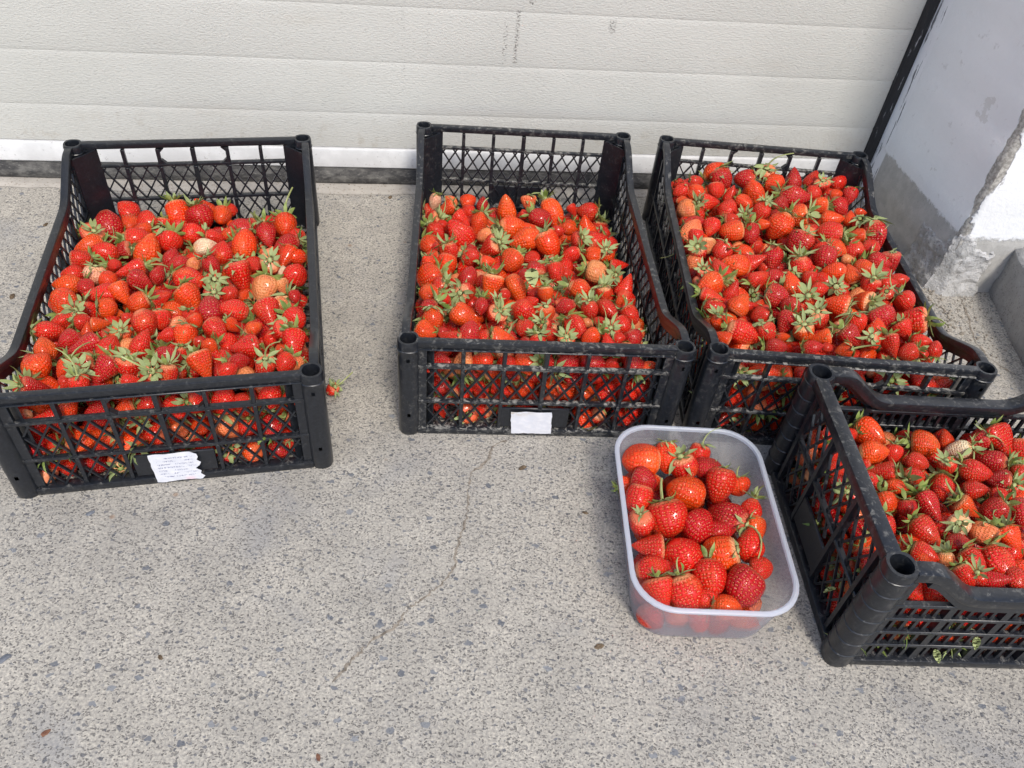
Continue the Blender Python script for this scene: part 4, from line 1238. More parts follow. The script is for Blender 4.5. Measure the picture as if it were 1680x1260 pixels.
FRAMES = [(Vector((x, y, 0)), a) for x, y, a in CRATES] + [(TUB, TUB_A), (Vector((0, 0, 0)), 0.0)]
TABLE = """
0ry1,-168,174,74,382,143,-57,250,-60
0rn1,-168,200,70,316,8,-3,0,0
0dn1,-148,215,67,433,-76,-31,275,20
0ry1,-128,285,53,376,165,39,150,0
0on0,-115,230,64,286,-76,4,270,60
0rn1,-89,231,64,364,-154,-12,200,10
0on0,-91,200,70,244,-148,22,180,30
0ry1,-94,165,76,331,0,-3,0,10
0on1,-164,139,80,377,-149,9,200,20
0ry1,-135,115,85,337,-162,31,170,10
0dy1,-112,124,81,286,167,-20,190,-30
0oy1,-69,108,86,460,47,59,70,20
0rn1,-168,96,87,331,9,-8,0,10
0ry1,-168,96,87,243,-147,11,200,10
0py1,-136,36,98,321,-124,-61,265,-10
0rn0,-112,63,93,215,-74,20,270,70
0ry1,-87,48,96,308,-155,1,200,0
0ry1,-168,42,96,286,-156,19,180,10
0oy1,-168,9,102,313,-159,13,190,0
0dn1,-65,9,102,335,-23,-19,330,10
0oy1,-115,19,101,251,149,55,120,10
0dn1,-141,-3,104,263,-167,17,180,10
0rn1,-117,-29,109,308,-165,10,190,10
0on1,-168,-35,106,318,-140,13,200,20
0on1,-159,-46,113,398,45,65,90,20
0on1,-85,-33,109,309,-57,-36,300,20
0on1,-98,-71,116,284,16,-4,5,0
0oy1,-58,-60,114,304,-156,-11,210,0
0ry1,-140,-78,117,312,114,-44,270,-75
0dn0,-42,24,100,238,53,44,60,10
0oy1,-39,260,59,411,-71,-43,280,10
0oy1,-2,285,52,460,179,67,130,20
0dn1,-1,241,63,460,-66,-46,290,10
0oy1,37,242,63,353,-96,-13,265,50
0rn0,49,265,59,258,-4,-6,0,0
0ry1,-4,172,74,337,-6,-17,350,0
0rn0,32,155,77,279,-5,-9,345,0
0dy1,71,187,72,324,-174,-2,190,0
0on0,53,164,76,225,-160,-8,200,0
0rn1,-38,142,80,366,-100,-18,260,30
0py1,19,118,84,309,9,8,10,0
0ry1,48,90,89,341,68,59,90,0
0oy1,82,124,83,424,69,61,90,10
0dy1,118,154,78,339,-78,-29,280,20
0oy1,148,187,72,376,-91,-10,270,40
0rn0,127,220,66,196,87,54,90,0
0rn0,166,144,79,264,-174,-13,200,0
0dy1,152,112,85,351,-170,-18,210,0
0on1,151,62,93,340,-116,-20,240,20
0on0,166,67,92,271,-163,21,180,30
0ry1,166,1,104,346,43,54,60,10
0pn0,148,9,102,173,83,49,90,0
0ry1,124,45,96,353,106,-49,250,-80
0dn0,-29,80,90,265,37,44,60,10
0dn0,-15,62,93,262,-147,0,210,10
0kn0,7,60,93,210,65,60,90,10
0dy1,36,48,96,279,-42,-44,300,10
0ry1,84,-2,104,426,-72,-56,280,-10
0ry1,6,4,103,406,-24,-6,340,20
0oy1,14,-56,114,374,-43,-37,315,10
0ky1,120,-46,112,400,-101,-25,265,20
0kn0,149,-42,111,235,-59,-40,300,10
0rn0,71,-53,113,247,-102,-24,250,20
0ry1,45,-5,105,287,101,-45,270,-80
0dy1,47,-47,112,280,104,-50,270,-80
0dn0,166,-72,116,190,-83,-15,280,40
0rn0,166,-69,116,150,-20,9,0,30
0ry1,-26,-44,111,277,9,23,30,10
0dn1,49,-102,121,349,-80,-34,280,20
0ry1,79,-100,121,303,170,18,170,0
0rn1,129,-120,124,365,-77,-25,280,20
0kn0,147,-96,120,226,-44,-38,310,0
0ry1,166,-138,127,339,-54,-9,310,30
0rn0,166,-111,123,209,-2,0,0,0
0rn1,61,-156,130,337,-52,-22,310,20
0on0,81,-144,128,209,-26,-36,325,0
0oy1,110,-156,130,216,16,14,20,0
0ry1,146,-178,138,291,165,-52,230,-50
0ry1,166,-211,140,330,-90,-17,270,30
0ry1,100,-204,138,342,-161,6,200,10
0oy1,20,-168,132,316,-101,-45,270,0
0rn0,-2,-159,131,226,-150,5,200,10
0oy1,54,-195,137,208,-158,-5,200,0
0oy1,50,-243,145,329,-60,-35,300,10
0rn1,83,-257,147,242,7,19,20,10
0ry1,131,-254,147,274,132,-87,280,-50
0ry1,155,-252,148,247,-138,-17,220,10
0kn0,166,-247,141,217,-149,-2,200,10
0dy1,4,-215,140,304,-2,-4,0,10
0rn0,40,-181,134,165,-3,-10,0,0
0on0,152,-217,140,178,-2,5,0,10
0dn0,95,-238,144,217,2,-4,0,0
0on0,29,-124,125,218,-41,-51,300,0
0rn0,133,-175,123,197,-89,-48,270,0
0ry1,10,-261,148,266,-106,-67,270,-20
0ry1,-163,-126,125,293,6,-14,355,0
0rn1,-152,-101,121,245,-152,-2,200,0
0dn1,-129,-156,130,281,-139,-16,230,10
0dn1,-108,-176,134,336,-145,3,205,10
0on0,-113,-130,126,181,53,66,90,20
0oy1,-156,-174,133,290,103,44,100,0
0oy1,-157,-213,140,338,68,11,60,-20
0dy1,-147,-261,148,231,19,-33,0,-10
0oy1,-67,-148,129,286,117,-63,280,-60
0rn1,-38,-122,126,340,-53,-58,300,0
0ry1,-76,-180,134,293,65,15,60,-20
0ry1,-36,-180,135,295,50,35,60,0
0ry1,-45,-229,143,284,-180,-74,270,-50
0dy1,-73,-238,144,323,-130,-19,240,10
0ry1,-12,-251,146,281,112,-49,270,-80
0on1,-121,-226,142,225,-115,-20,250,10
0dy1,-105,-236,144,224,129,-60,270,-60
0ry1,-95,-266,149,246,-96,-74,280,-20
0rn0,-114,-259,148,164,-114,-30,250,10
0rn0,-34,-266,149,207,-5,0,0,10
0rn0,-124,-105,121,230,4,-2,0,10
0rn1,-21,-106,117,280,-83,-47,280,10
0on0,-98,-117,124,214,10,-11,0,0
0rn0,-63,-104,122,171,7,-1,0,0
1py0,-168,247,49,254,-130,-65,250,-10
1oy1,-146,212,55,316,-162,-23,200,10
1kn0,-136,254,48,221,161,29,150,0
1on0,-102,254,48,290,17,18,20,0
1rn0,-102,206,56,249,-96,-31,260,20
1dy0,-75,239,51,254,91,57,90,0
1on1,-28,224,53,404,148,79,100,30
1ry1,-168,160,65,323,165,-39,200,-30
1ry1,-163,107,74,313,-52,-19,300,20
1rn0,-113,164,64,308,-36,-18,320,20
1oy1,-84,150,67,306,-105,-46,250,10
1rn0,-135,126,71,238,92,64,90,10
1ry1,-118,104,75,407,168,51,120,20
1oy1,-19,142,68,419,13,-9,0,-20
1kn0,-75,101,75,267,-171,-14,200,0
1ry1,-69,47,85,365,161,-44,210,-30
1oy1,-168,48,85,347,-33,-3,330,20
1dn0,-168,36,87,195,-169,-10,200,0
1oy1,-32,2,93,400,-137,-26,230,10
1ry1,-136,17,91,297,-60,-55,280,0
1ry1,-100,6,93,296,-12,-6,350,10
1dn0,-100,37,87,211,59,48,60,0
1on0,-168,2,93,249,-176,-2,180,0
1rn0,-167,-23,98,232,-53,-46,290,0
1on1,-143,-37,100,374,-107,-38,250,20
1on1,-168,-38,101,372,175,59,120,30
1on0,-71,-8,95,250,1,2,0,0
1rn0,-59,-36,100,173,-4,2,0,0
1ry0,-144,58,83,228,179,-3,180,0
1rn0,-151,140,68,192,3,6,0,0
1ky1,18,255,47,309,-79,-61,280,0
1oy1,61,212,55,421,-58,-30,300,10
1dn1,33,184,61,380,-48,-3,320,30
1rn0,102,234,52,205,-46,-37,310,0
1ry1,134,246,43,328,173,-6,180,0
1on1,118,164,62,362,146,68,100,20
1on0,84,148,67,244,-12,10,0,0
1oy1,-1,86,78,390,-166,-15,200,10
1oy1,39,72,81,450,-45,-48,290,0
1ry1,134,104,69,399,15,13,20,-20
1ry1,93,92,77,284,119,-56,230,-60
1ry1,160,113,55,323,-36,-30,310,0
1oy1,141,53,76,341,71,-58,270,-70
1rn0,73,33,88,274,-165,-25,200,10
1ky1,112,-27,98,382,-17,-4,345,0
1ry0,160,22,77,260,-6,7,0,0
1dy1,6,-27,98,321,107,10,120,-40
1ry1,41,-39,101,320,-72,-36,280,20
1dn0,-15,-49,103,187,-169,-14,200,0
1rn0,63,134,69,226,-5,12,0,0
1on0,114,38,86,291,171,0,180,0
1ry0,160,171,47,183,114,60,90,0
1rn0,61,-35,98,189,2,5,0,0
1on0,10,141,68,226,3,7,0,0
1rn0,10,206,56,201,-8,11,0,0
1oy1,-168,-75,107,419,-151,-10,200,20
1oy1,-168,-128,117,297,-174,6,180,0
1ry1,-153,-102,112,289,163,-48,220,-40
1dy1,-106,-62,105,312,73,57,80,10
1ry1,-109,-119,115,314,50,-29,0,-50
1oy1,-71,-102,112,346,-105,-54,265,0
1on1,-30,-101,112,347,-56,-41,300,10
1rn1,-21,-171,125,331,-32,-8,330,10
1ry1,-67,-189,128,313,130,-60,220,-50
1dn0,-87,-159,122,220,-100,-24,260,30
1dy1,-168,-174,125,248,-148,-31,220,0
1rn0,-144,-144,120,201,7,6,0,0
1oy1,-158,-207,133,269,-72,-35,290,10
1oy1,-113,-195,129,350,-26,-23,330,0
1dn1,-105,-240,137,301,52,62,70,10
1oy1,-168,-239,137,275,-26,-13,330,10
1ry1,-25,-226,135,261,-110,-7,250,40
1oy1,-58,-251,139,287,-8,4,0,0
1rn1,-135,-254,140,248,163,9,160,0
1pn0,-168,-202,124,150,-92,-22,270,30
1rn0,-49,-123,116,178,-79,-56,270,0
1ry0,-62,-147,121,175,79,-61,270,-70
1dn0,-143,-240,137,150,-5,-2,0,0
1oy1,74,-93,110,337,-14,-13,345,0
1oy1,112,-104,112,266,-61,-74,270,-20
1ry1,160,-52,90,292,48,61,60,10
1oy1,142,-37,92,264,69,-60,270,-70
1rn1,109,-157,122,297,-49,-4,330,20
1ry1,147,-158,113,299,-52,-30,310,10
1rn1,126,-199,126,263,-54,-21,300,10
1ry1,100,-222,134,297,93,-60,240,-60
1ry1,53,-217,133,297,-58,-14,300,20
1dy1,44,-155,122,242,-173,-30,200,0
1ry1,80,-164,124,241,-66,-71,270,-20
1oy1,11,-174,125,252,-73,-83,270,-30
1ry0,5,-210,132,220,63,-52,300,-70
1kn0,71,-201,130,150,-38,-7,330,20
1on1,70,-241,138,254,-160,-18,200,10
1dn1,136,-233,130,271,-56,-38,290,0
1rn1,94,-259,140,264,107,56,90,10
1oy1,34,-251,139,239,70,-61,270,-70
1ry1,-9,-260,141,224,-69,-68,270,-20
1rn0,13,-238,137,203,-3,-3,0,0
1on0,17,-115,114,248,-75,-58,280,0
1ry0,90,-195,129,150,-3,13,0,0
1oy0,137,-115,108,154,95,57,90,0
1rn0,113,-242,137,166,-6,10,0,0
2rn0,-168,221,130,198,94,53,90,0
2ry0,-168,196,131,277,-168,-15,200,20
2dn0,-158,222,130,231,-9,8,0,0
2oy1,-89,285,127,344,16,38,30,0
2dn1,-78,259,128,388,-54,-39,300,10
2rn0,-132,237,129,250,-10,4,0,0
2rn0,-99,208,131,312,-79,-48,280,10
2dn1,-31,268,128,373,170,-2,180,0
2oy1,15,285,126,330,42,-71,270,-50
2oy1,26,256,128,354,-32,8,345,10
2rn0,-71,198,131,270,41,77,70,10
2on1,-25,217,130,380,155,64,110,20
2oy1,-50,170,132,315,-44,4,340,20
2ry1,-26,142,133,303,-137,-64,240,0
2on1,-141,194,131,326,155,21,150,10
2on0,-168,157,132,208,-5,3,0,0
2ky1,-168,123,134,346,-178,-14,190,0
2ry1,-119,159,132,369,17,-7,0,-30
2ry1,-88,142,133,350,75,27,80,-30
2dn0,-156,85,135,262,-11,16,0,0
2kn1,-168,52,137,348,39,48,60,0
2rn1,-132,68,136,306,-111,-22,250,30
2rn0,-164,35,137,270,-98,-49,260,10
2on1,-96,65,136,367,-177,-12,180,20
2dn1,-63,58,137,320,-91,-32,280,20
2oy1,-2,94,135,420,-139,-55,240,10
2on0,-28,96,135,218,-20,18,0,0
2dy0,-62,112,134,266,57,-56,270,-60
2dy1,19,181,131,309,67,35,80,-20
2ry1,-168,-7,139,308,63,-51,270,-70
2kn0,-148,10,138,281,-83,-63,260,0
2rn0,-168,80,135,169,-5,3,0,0
2ry0,-86,102,135,234,-7,7,0,0
2dy1,71,285,127,309,100,69,90,10
2ry1,109,285,127,319,53,56,70,0
2ry1,160,285,127,326,7,59,55,0
2ry1,120,258,128,305,33,-74,270,-40
2dn1,55,213,130,364,-22,4,350,0
2dn0,167,231,129,293,-102,-45,270,20
2oy1,94,182,132,310,175,-13,190,10
2dn0,134,189,131,311,-55,-25,300,10
2oy1,42,137,133,366,166,-26,185,0
2on1,105,134,133,350,-26,23,10,10
2oy0,140,142,133,240,99,58,90,0
2on0,139,230,130,217,-21,14,0,0
2ky0,43,77,136,262,-35,-4,330,0
2ry1,83,79,136,402,161,-14,180,0
2oy1,134,81,136,279,169,-18,180,10
2dy1,168,87,135,390,-74,-56,280,0
2ry0,151,125,134,254,48,-61,270,-60
2dn1,17,39,137,423,-126,-52,240,10
2oy1,81,31,138,332,-34,-4,340,10
2rn1,114,33,137,317,109,54,100,10
2rn0,147,43,137,289,-30,22,0,10
2on0,168,169,132,162,-15,9,0,0
2ry0,95,229,130,284,-8,14,0,0
2rn0,52,24,138,255,169,-31,200,0
2rn0,58,93,135,187,-12,10,0,0
2rn1,-126,-6,139,323,-146,-43,230,10
2ry1,-140,-63,141,313,119,33,110,-10
2on1,-108,-43,140,360,175,18,150,20
2rn1,-74,-29,140,291,-8,40,20,10
2dy1,-40,-15,139,352,-95,-52,265,0
2oy1,-168,-111,143,373,-147,-16,210,20
2ry0,-168,-75,142,240,49,-64,270,-60
2ry1,-78,-80,142,282,9,46,40,0
2dn0,-48,-71,142,256,-10,10,0,0
2on1,-26,-88,142,324,118,49,110,10
2ry1,-166,-141,145,258,-23,-1,345,0
2rn0,-168,-169,146,254,-15,12,0,10
2ry1,-128,-117,143,262,48,65,60,10
2on1,-124,-154,145,310,47,45,65,0
2dy1,-58,-125,144,358,-24,-3,345,0
2dy1,-41,-148,145,285,35,82,60,20
2ry1,-96,-177,146,266,171,-27,190,0
2dn1,-61,-195,147,330,-131,-45,240,10
2ry1,-134,-229,148,374,-11,-14,340,-10
2oy1,-168,-206,147,235,15,-74,270,-50
2ry1,-96,-225,148,285,-41,-47,290,-10
2dy1,-90,-254,149,241,-9,13,0,0
2on0,-75,-230,148,150,-11,19,0,0
2kn0,-168,-170,146,213,-76,-44,270,0
2on0,-168,-243,149,217,151,5,160,0
2rn0,-105,-156,145,162,-8,20,0,0
2rn0,-168,-61,141,156,-9,10,0,0
2ry1,3,-33,140,334,-15,-71,270,-40
2dn1,52,-3,139,400,-107,-31,260,20
2on1,58,-39,140,290,167,-16,180,10
2on1,84,-46,141,318,114,43,100,0
2on0,115,-24,140,278,-39,20,0,10
2kn0,94,0,139,193,-23,11,0,0
2dn1,148,-1,139,327,-40,17,350,10
2dy1,168,-1,139,327,-66,-66,270,-10
2rn0,9,-68,142,242,-92,-50,270,10
2ry1,46,-91,145,296,60,-35,270,-85
2ry1,107,-75,142,299,-148,-82,240,-20
2rn0,141,-66,142,243,-18,15,0,0
2ry0,163,-53,141,231,-21,29,0,0
2ry1,15,-100,143,252,-14,23,0,0
2oy1,32,-135,144,370,149,-7,165,0
2oy1,81,-120,144,319,117,-26,160,-40
2ry0,127,-97,143,225,47,-55,270,-60
2ry1,154,-112,143,307,-49,-17,320,0
2dn1,98,-168,146,364,-52,-35,290,0
2ry1,141,-164,145,379,160,-26,180,0
2ry1,123,-193,147,306,-49,-29,300,-10
2ry1,-6,-180,146,307,5,-62,280,-50
2oy1,-40,-216,148,313,19,-71,270,-40
2oy1,-17,-226,148,246,173,-25,190,0
2ry1,55,-181,146,254,-46,-41,300,-10
2dy1,33,-217,149,314,-36,-20,320,0
2on1,77,-198,147,291,113,65,90,20
2dy1,-35,-250,149,230,-11,27,10,0
2oy1,11,-251,149,243,176,-20,190,0
2ry1,62,-227,148,234,18,-62,270,-60
2ry1,89,-234,148,285,-79,-30,280,10
2ry1,140,-216,148,249,-34,30,0,10
2rn1,109,-246,149,257,-177,-27,200,10
2rn0,154,-233,148,234,87,52,80,0
2ry1,-9,-124,144,248,58,-46,270,-70
2ry0,21,-200,143,223,45,-61,270,-60
2rn0,132,-246,149,154,-23,26,0,0
2rn0,-13,-248,149,153,-11,19,0,0
2rn0,62,-92,136,154,-10,21,0,0
3rn0,25,111,120,150,93,34,90,0
3ry0,18,73,123,196,-89,-27,270,10
3rn0,18,41,127,202,-44,16,330,10
3ry0,54,110,121,190,-173,-32,200,0
3oy1,88,116,120,370,-51,2,320,10
3oy1,79,80,123,302,-6,19,10,-10
3rn0,105,77,123,232,-106,-41,250,10
3oy1,158,100,122,343,-22,23,350,0
3rn1,132,63,125,242,-39,6,335,10
3ry1,75,43,126,260,165,-18,180,10
3ry1,116,36,127,259,20,9,20,-40
3on1,84,17,129,233,-37,23,340,10
3ry1,51,23,128,244,-64,-19,300,10
3on1,59,-11,131,282,-87,-13,280,20
3ry1,18,-4,130,239,-4,-47,300,-50
3dy1,84,-20,132,205,-78,-37,270,0
3dy1,113,-18,132,313,-75,-8,300,20
3rn0,116,11,129,150,-22,31,0,0
3kn0,18,-33,133,159,-21,21,0,0
3oy0,194,112,120,191,95,35,90,0
3py1,200,91,122,236,162,-41,200,-10
3dn1,232,108,121,287,-175,-38,200,0
3ry1,273,111,121,385,-66,-12,300,10
3rn1,295,97,119,273,-88,-41,270,0
3dy1,237,73,124,303,145,-19,160,0
3ry1,206,51,126,298,-33,18,350,0
3ry1,171,58,125,230,-1,-58,270,-50
3rn1,146,19,129,279,-93,-25,280,20
3rn1,191,18,129,246,-21,29,0,0
3dy1,230,35,128,261,150,-28,180,0
3rn1,266,48,126,241,-87,-36,270,0
3rn0,217,8,129,211,-30,26,350,0
3oy1,164,-16,132,239,-37,-20,320,-20
3ry0,156,-1,128,186,18,-55,270,-75
3dy1,196,-18,132,293,-158,-42,220,0
3dn1,231,-17,132,283,-90,-30,270,0
3ry1,246,25,125,213,19,-56,270,-70
3ry1,48,-48,134,210,-72,-27,280,0
3ry1,92,-56,135,293,-55,-3,320,10
3py1,139,-43,134,255,36,-49,270,-75
3ky1,165,-57,135,305,-119,-44,250,0
3oy1,196,-64,136,293,-71,-16,300,0
3ry1,76,-90,138,265,-41,12,330,0
3dn1,126,-72,137,218,-25,27,350,0
3ry1,130,-101,139,273,-63,-3,300,0
3rn1,162,-100,139,335,-81,-6,290,10
3rn1,109,-122,141,248,-63,-22,300,0
3ky1,97,-98,139,182,-84,-49,270,-10
3rn1,172,-124,141,239,-65,-13,300,0
3dn1,146,-125,142,226,-19,35,0,0
3rn0,129,-122,141,150,-23,24,0,0
3ry1,123,-125,142,196,-21,-60,270,-50
4on1,-59,105,62,432,177,1,180,10
4oy1,-23,111,62,333,-90,-38,270,0
4dn1,-60,65,66,309,-33,12,340,10
4oy1,-74,69,48,265,5,10,0,0
4ry1,-1,96,62,344,-33,-62,280,-40
4ry1,24,120,62,248,-118,-50,250,0
4dn1,33,96,62,316,-8,13,0,0
4on1,-6,52,62,460,164,16,150,10
4ry1,44,64,62,366,-101,-45,260,0
4oy1,71,66,62,268,-77,-31,280,0
4rn1,-71,33,62,370,-106,-38,250,0
4ry1,-37,7,62,460,-72,-34,285,0
4ry1,-71,-5,62,320,-19,-74,270,-50
4dn1,2,-6,63,402,-56,1,320,20
4dy1,46,16,62,354,133,-21,160,-30
4ry1,77,23,62,261,-107,-45,260,0
4on1,76,-6,62,291,-101,-18,270,20
4dn1,29,-6,58,295,-2,21,0,0
4ry1,-67,-39,61,313,177,-6,180,0
4rn1,-24,-46,61,411,137,47,120,30
4oy1,24,-44,61,431,-180,-31,190,0
4rn1,65,-30,62,344,86,34,80,0
4ry1,4,-81,62,368,-90,-16,280,20
4dn1,44,-89,61,460,-135,-28,230,10
4rn1,72,-63,61,259,-5,13,0,0
4ry1,-60,-104,62,311,-75,-30,285,-10
4ry1,-29,-105,64,374,-62,-33,290,-10
4oy1,17,-118,61,247,-11,10,0,0
4rn1,-64,-69,62,307,-1,19,0,0
4rn1,-5,-106,57,249,-3,10,0,0
4dn1,-44,-73,60,229,-10,16,0,0
5ry1,-272,851,13,183,172,-55,225,-50
""".split()

def surf(c, x, y):
    v = (0.27 - y) / 0.54
    if c == 0: return .058 + v * .092
    if c == 1: return .045 + v * .098 - .25 * max(0, x - .11)
    if c == 2: return .128 + v * .022
    if c == 3: return .118 + (.14 - y) / .28 * .025
    return .050

CNAME = ['leftmost crate', 'middle crate', 'back right crate', 'front right crate', 'plastic tub', '']
CIN = [(-.17, .17, -.29, .29), (-.17, .17, -.29, .29), (-.17, .17, -.29, .29), (.0, .30, -.13, .13), (-.075, .075, -.12, .12), (-1, 1, -1, 1)]
CWORD = {'r': 'bright red', 'o': 'orange red', 'd': 'deep crimson', 'k': 'blushing pale', 'p': 'unripe whitish'}
ROWS = ['at back', 'behind middle', 'across middle', 'before middle', 'at front']
COLW = ['far left', 'left half', 'centre', 'right half', 'far right']
DIRS = ['right', 'back right', 'back', 'back left', 'left', 'front left', 'front', 'front right']

rows = []
for ln in TABLE:
    head = ln[:4]
    p = [int(q) for q in (ln[4:]).split(',')] if ln[3] == ',' else [int(q) for q in ln[5:].split(',')]
    rows.append((int(head[0]), head[1], head[2] == 'y', ln[3] == '1', p))

heap = []          # berries left to the one heap object: position, quaternion, width, code, has leaves
rb = random.Random(77)
things = []
def quat(az, el, spin):
    T = Vector((math.cos(el) * math.cos(az), math.cos(el) * math.sin(az), math.sin(el)))
    return (-T).to_track_quat('Z', 'Y') @ Quaternion((0, 0, 1), spin)

for (c, code, cal, top, p) in rows:
    lx, ly, lz, W, az, el, ang, e2 = p
    o, a = FRAMES[c]
    l = Vector((lx, ly, lz)) / 1000
    Wm = W / 10000 * (1.03 if c < 4 else 1.12)
    pos = o + Matrix.Rotation(a, 3, 'Z') @ l
    q = quat(R_(az) + a, R_(el), rb.uniform(0, 6.28))
    if not top:
        heap.append((pos, q, Wm, code, cal or rb.random() < 0.5)); continue
    things.append(dict(c=c, code=code, cal=cal, pos=pos, q=q, W=Wm, l=l, ang=ang, el=e2))

def label_of(t, size=True, extra=''):
    c = t['c']
    x0, x1, y0, y1 = CIN[c]
    u = (t['l'].x - x0) / (x1 - x0); v = (y1 - t['l'].y) / (y1 - y0)
    row = ROWS[max(0, min(4, int(v * 5)))]; colw = COLW[max(0, min(4, int(u * 5)))]
    if t['el'] <= -40: pose = 'leafy top up'
    elif t['el'] >= 35: pose = 'tip up'
    else: pose = 'tip to ' + DIRS[int(((t['ang'] + 22.5) % 360) // 45)]
    sz = 'large ' if t['W'] > 0.034 else ('small ' if t['W'] < 0.024 else '')
    if c == 5:
        return 'lone small red strawberry with green leaves on concrete beside the leftmost crate'
    return (sz if size else '') + CWORD[t['code']] + ' strawberry, ' + pose + ', ' + row + ', ' + colw + (', ' + extra if extra else '') + ', ' + CNAME[c]

from collections import defaultdict
lab = defaultdict(list)
for t in things:
    lab[label_of(t)].append(t)
for L, ts in lab.items():
    if len(ts) == 1:
        ts[0]['label'] = L
    else:
        ts.sort(key=lambda t: (t['pos'] - cam.location).dot(rt) / (t['pos'] - cam.location).dot(fw))
        words = {2: ['left one', 'right one'], 3: ['left one', 'middle one', 'right one']}.get(len(ts), ['left one'] + ['middle one'] * (len(ts) - 2) + ['right one'])
        for t, w in zip(ts, words):
            t['label'] = label_of(t, True, w)
            if len(t['label'].replace(',', '').split()) > 16:
                t['label'] = label_of(t, False, w)

GROUP = ['strawberries on top in the leftmost crate', 'strawberries on top in the middle crate', 'strawberries on top in the back right crate',
         'strawberries on top in the front right crate', 'strawberries in the plastic tub', None]
for i, t in enumerate(things):
    code = t['code']
    s = rb.randrange(18)
    if t['c'] == 4 and t['W'] > 0.042: s = (s // 6) * 6 + 4
    me, lw = FRUIT[s]
    o = bpy.data.objects.new('strawberry', me)
    COL.objects.link(o)
    o.location = t['pos']; o.rotation_mode = 'QUATERNION'; o.rotation_quaternion = t['q']
    o.scale = (t['W'] * rb.uniform(0.88, 1.10), t['W'] * rb.uniform(0.92, 1.12), t['W'] * rb.uniform(0.92, 1.10))
    o.color = tint(code, rb)
    tag(o, t['label'], 'strawberry', GROUP[t['c']])
    if t['cal'] or (t['c'] != 4 and rb.random() < 0.45):
        ci = rb.randrange(12)
        k = bpy.data.objects.new('calyx', CALYX[0 if t['c'] == 5 else ci])
        COL.objects.link(k)
        k.parent = o
        k.location = (0, 0, lw * 0.5 - 0.035)
        k.rotation_euler = (rb.uniform(-.25, .25), rb.uniform(-.25, .25), rb.uniform(0, 6.28))
        g = rb.uniform(1.08, 1.50) * min(1.25, 0.031 / t['W'] * 0.5 + 0.5)
        if t['c'] == 5: g = 1.5
        if t['c'] == 4: g *= 0.55 if t['l'].x < -0.058 else 0.84
        k.scale = (g, g, g)
        if rb.random() < 0.22:
            st = bpy.data.objects.new('stem', STEM[rb.randrange(5)])
            COL.objects.link(st); st.parent = k

# ---- everything below the top layer, and what is past three hundred, is one heap
rf = random.Random(901)
code_pick = 'rrrrroooddrrrrroooddk'
def fill(c, x0, x1, y0, y1, z0, step):
    o, a = FRAMES[c]
    rot = Matrix.Rotation(a, 3, 'Z')
    z = z0; lay = 0
    while z < 0.17:
        y = y0 + (0.5 * step if lay % 2 else 0)
        while y <= y1:
            x = x0 + (0.5 * step if lay % 2 else 0)
            while x <= x1:
                lx, ly, lz = x + rf.uniform(-.006, .006), y + rf.uniform(-.006, .006), z + rf.uniform(-.005, .005)
                lx = min(max(lx, x0), x1); ly = min(max(ly, y0), y1)
                S = surf(c, lx, ly)
                near_wall = lx < x0 + .03 or lx > x1 - .03 or ly < y0 + .03 or ly > y1 - .03
                if lz < S - 0.016 and (S - lz < 0.052 or near_wall):
                    T = Vector((rf.gauss(0, 1), rf.gauss(0, 1), rf.gauss(0, 1))).normalized()
                    heap.append((o + rot @ Vector((lx, ly, lz)), (-T).to_track_quat('Z', 'Y'), rf.uniform(0.024, 0.035) if c != 4 else rf.uniform(0.031, 0.035), rf.choice(code_pick), rf.random() < 0.75 and c != 4))
                x += step
            y += step
        z += step * 0.82; lay += 1
fill(0, -.172, .172, -.286, .283, .020, .030)
fill(1, -.172, .166, -.286, .283, .020, .030)
fill(2, -.172, .172, -.286, .283, .020, .030)
fill(3, .016, .368, -.128, .128, .022, .030)
fill(4, -.0635, .0635, -.1085, .096, .0195, .029)

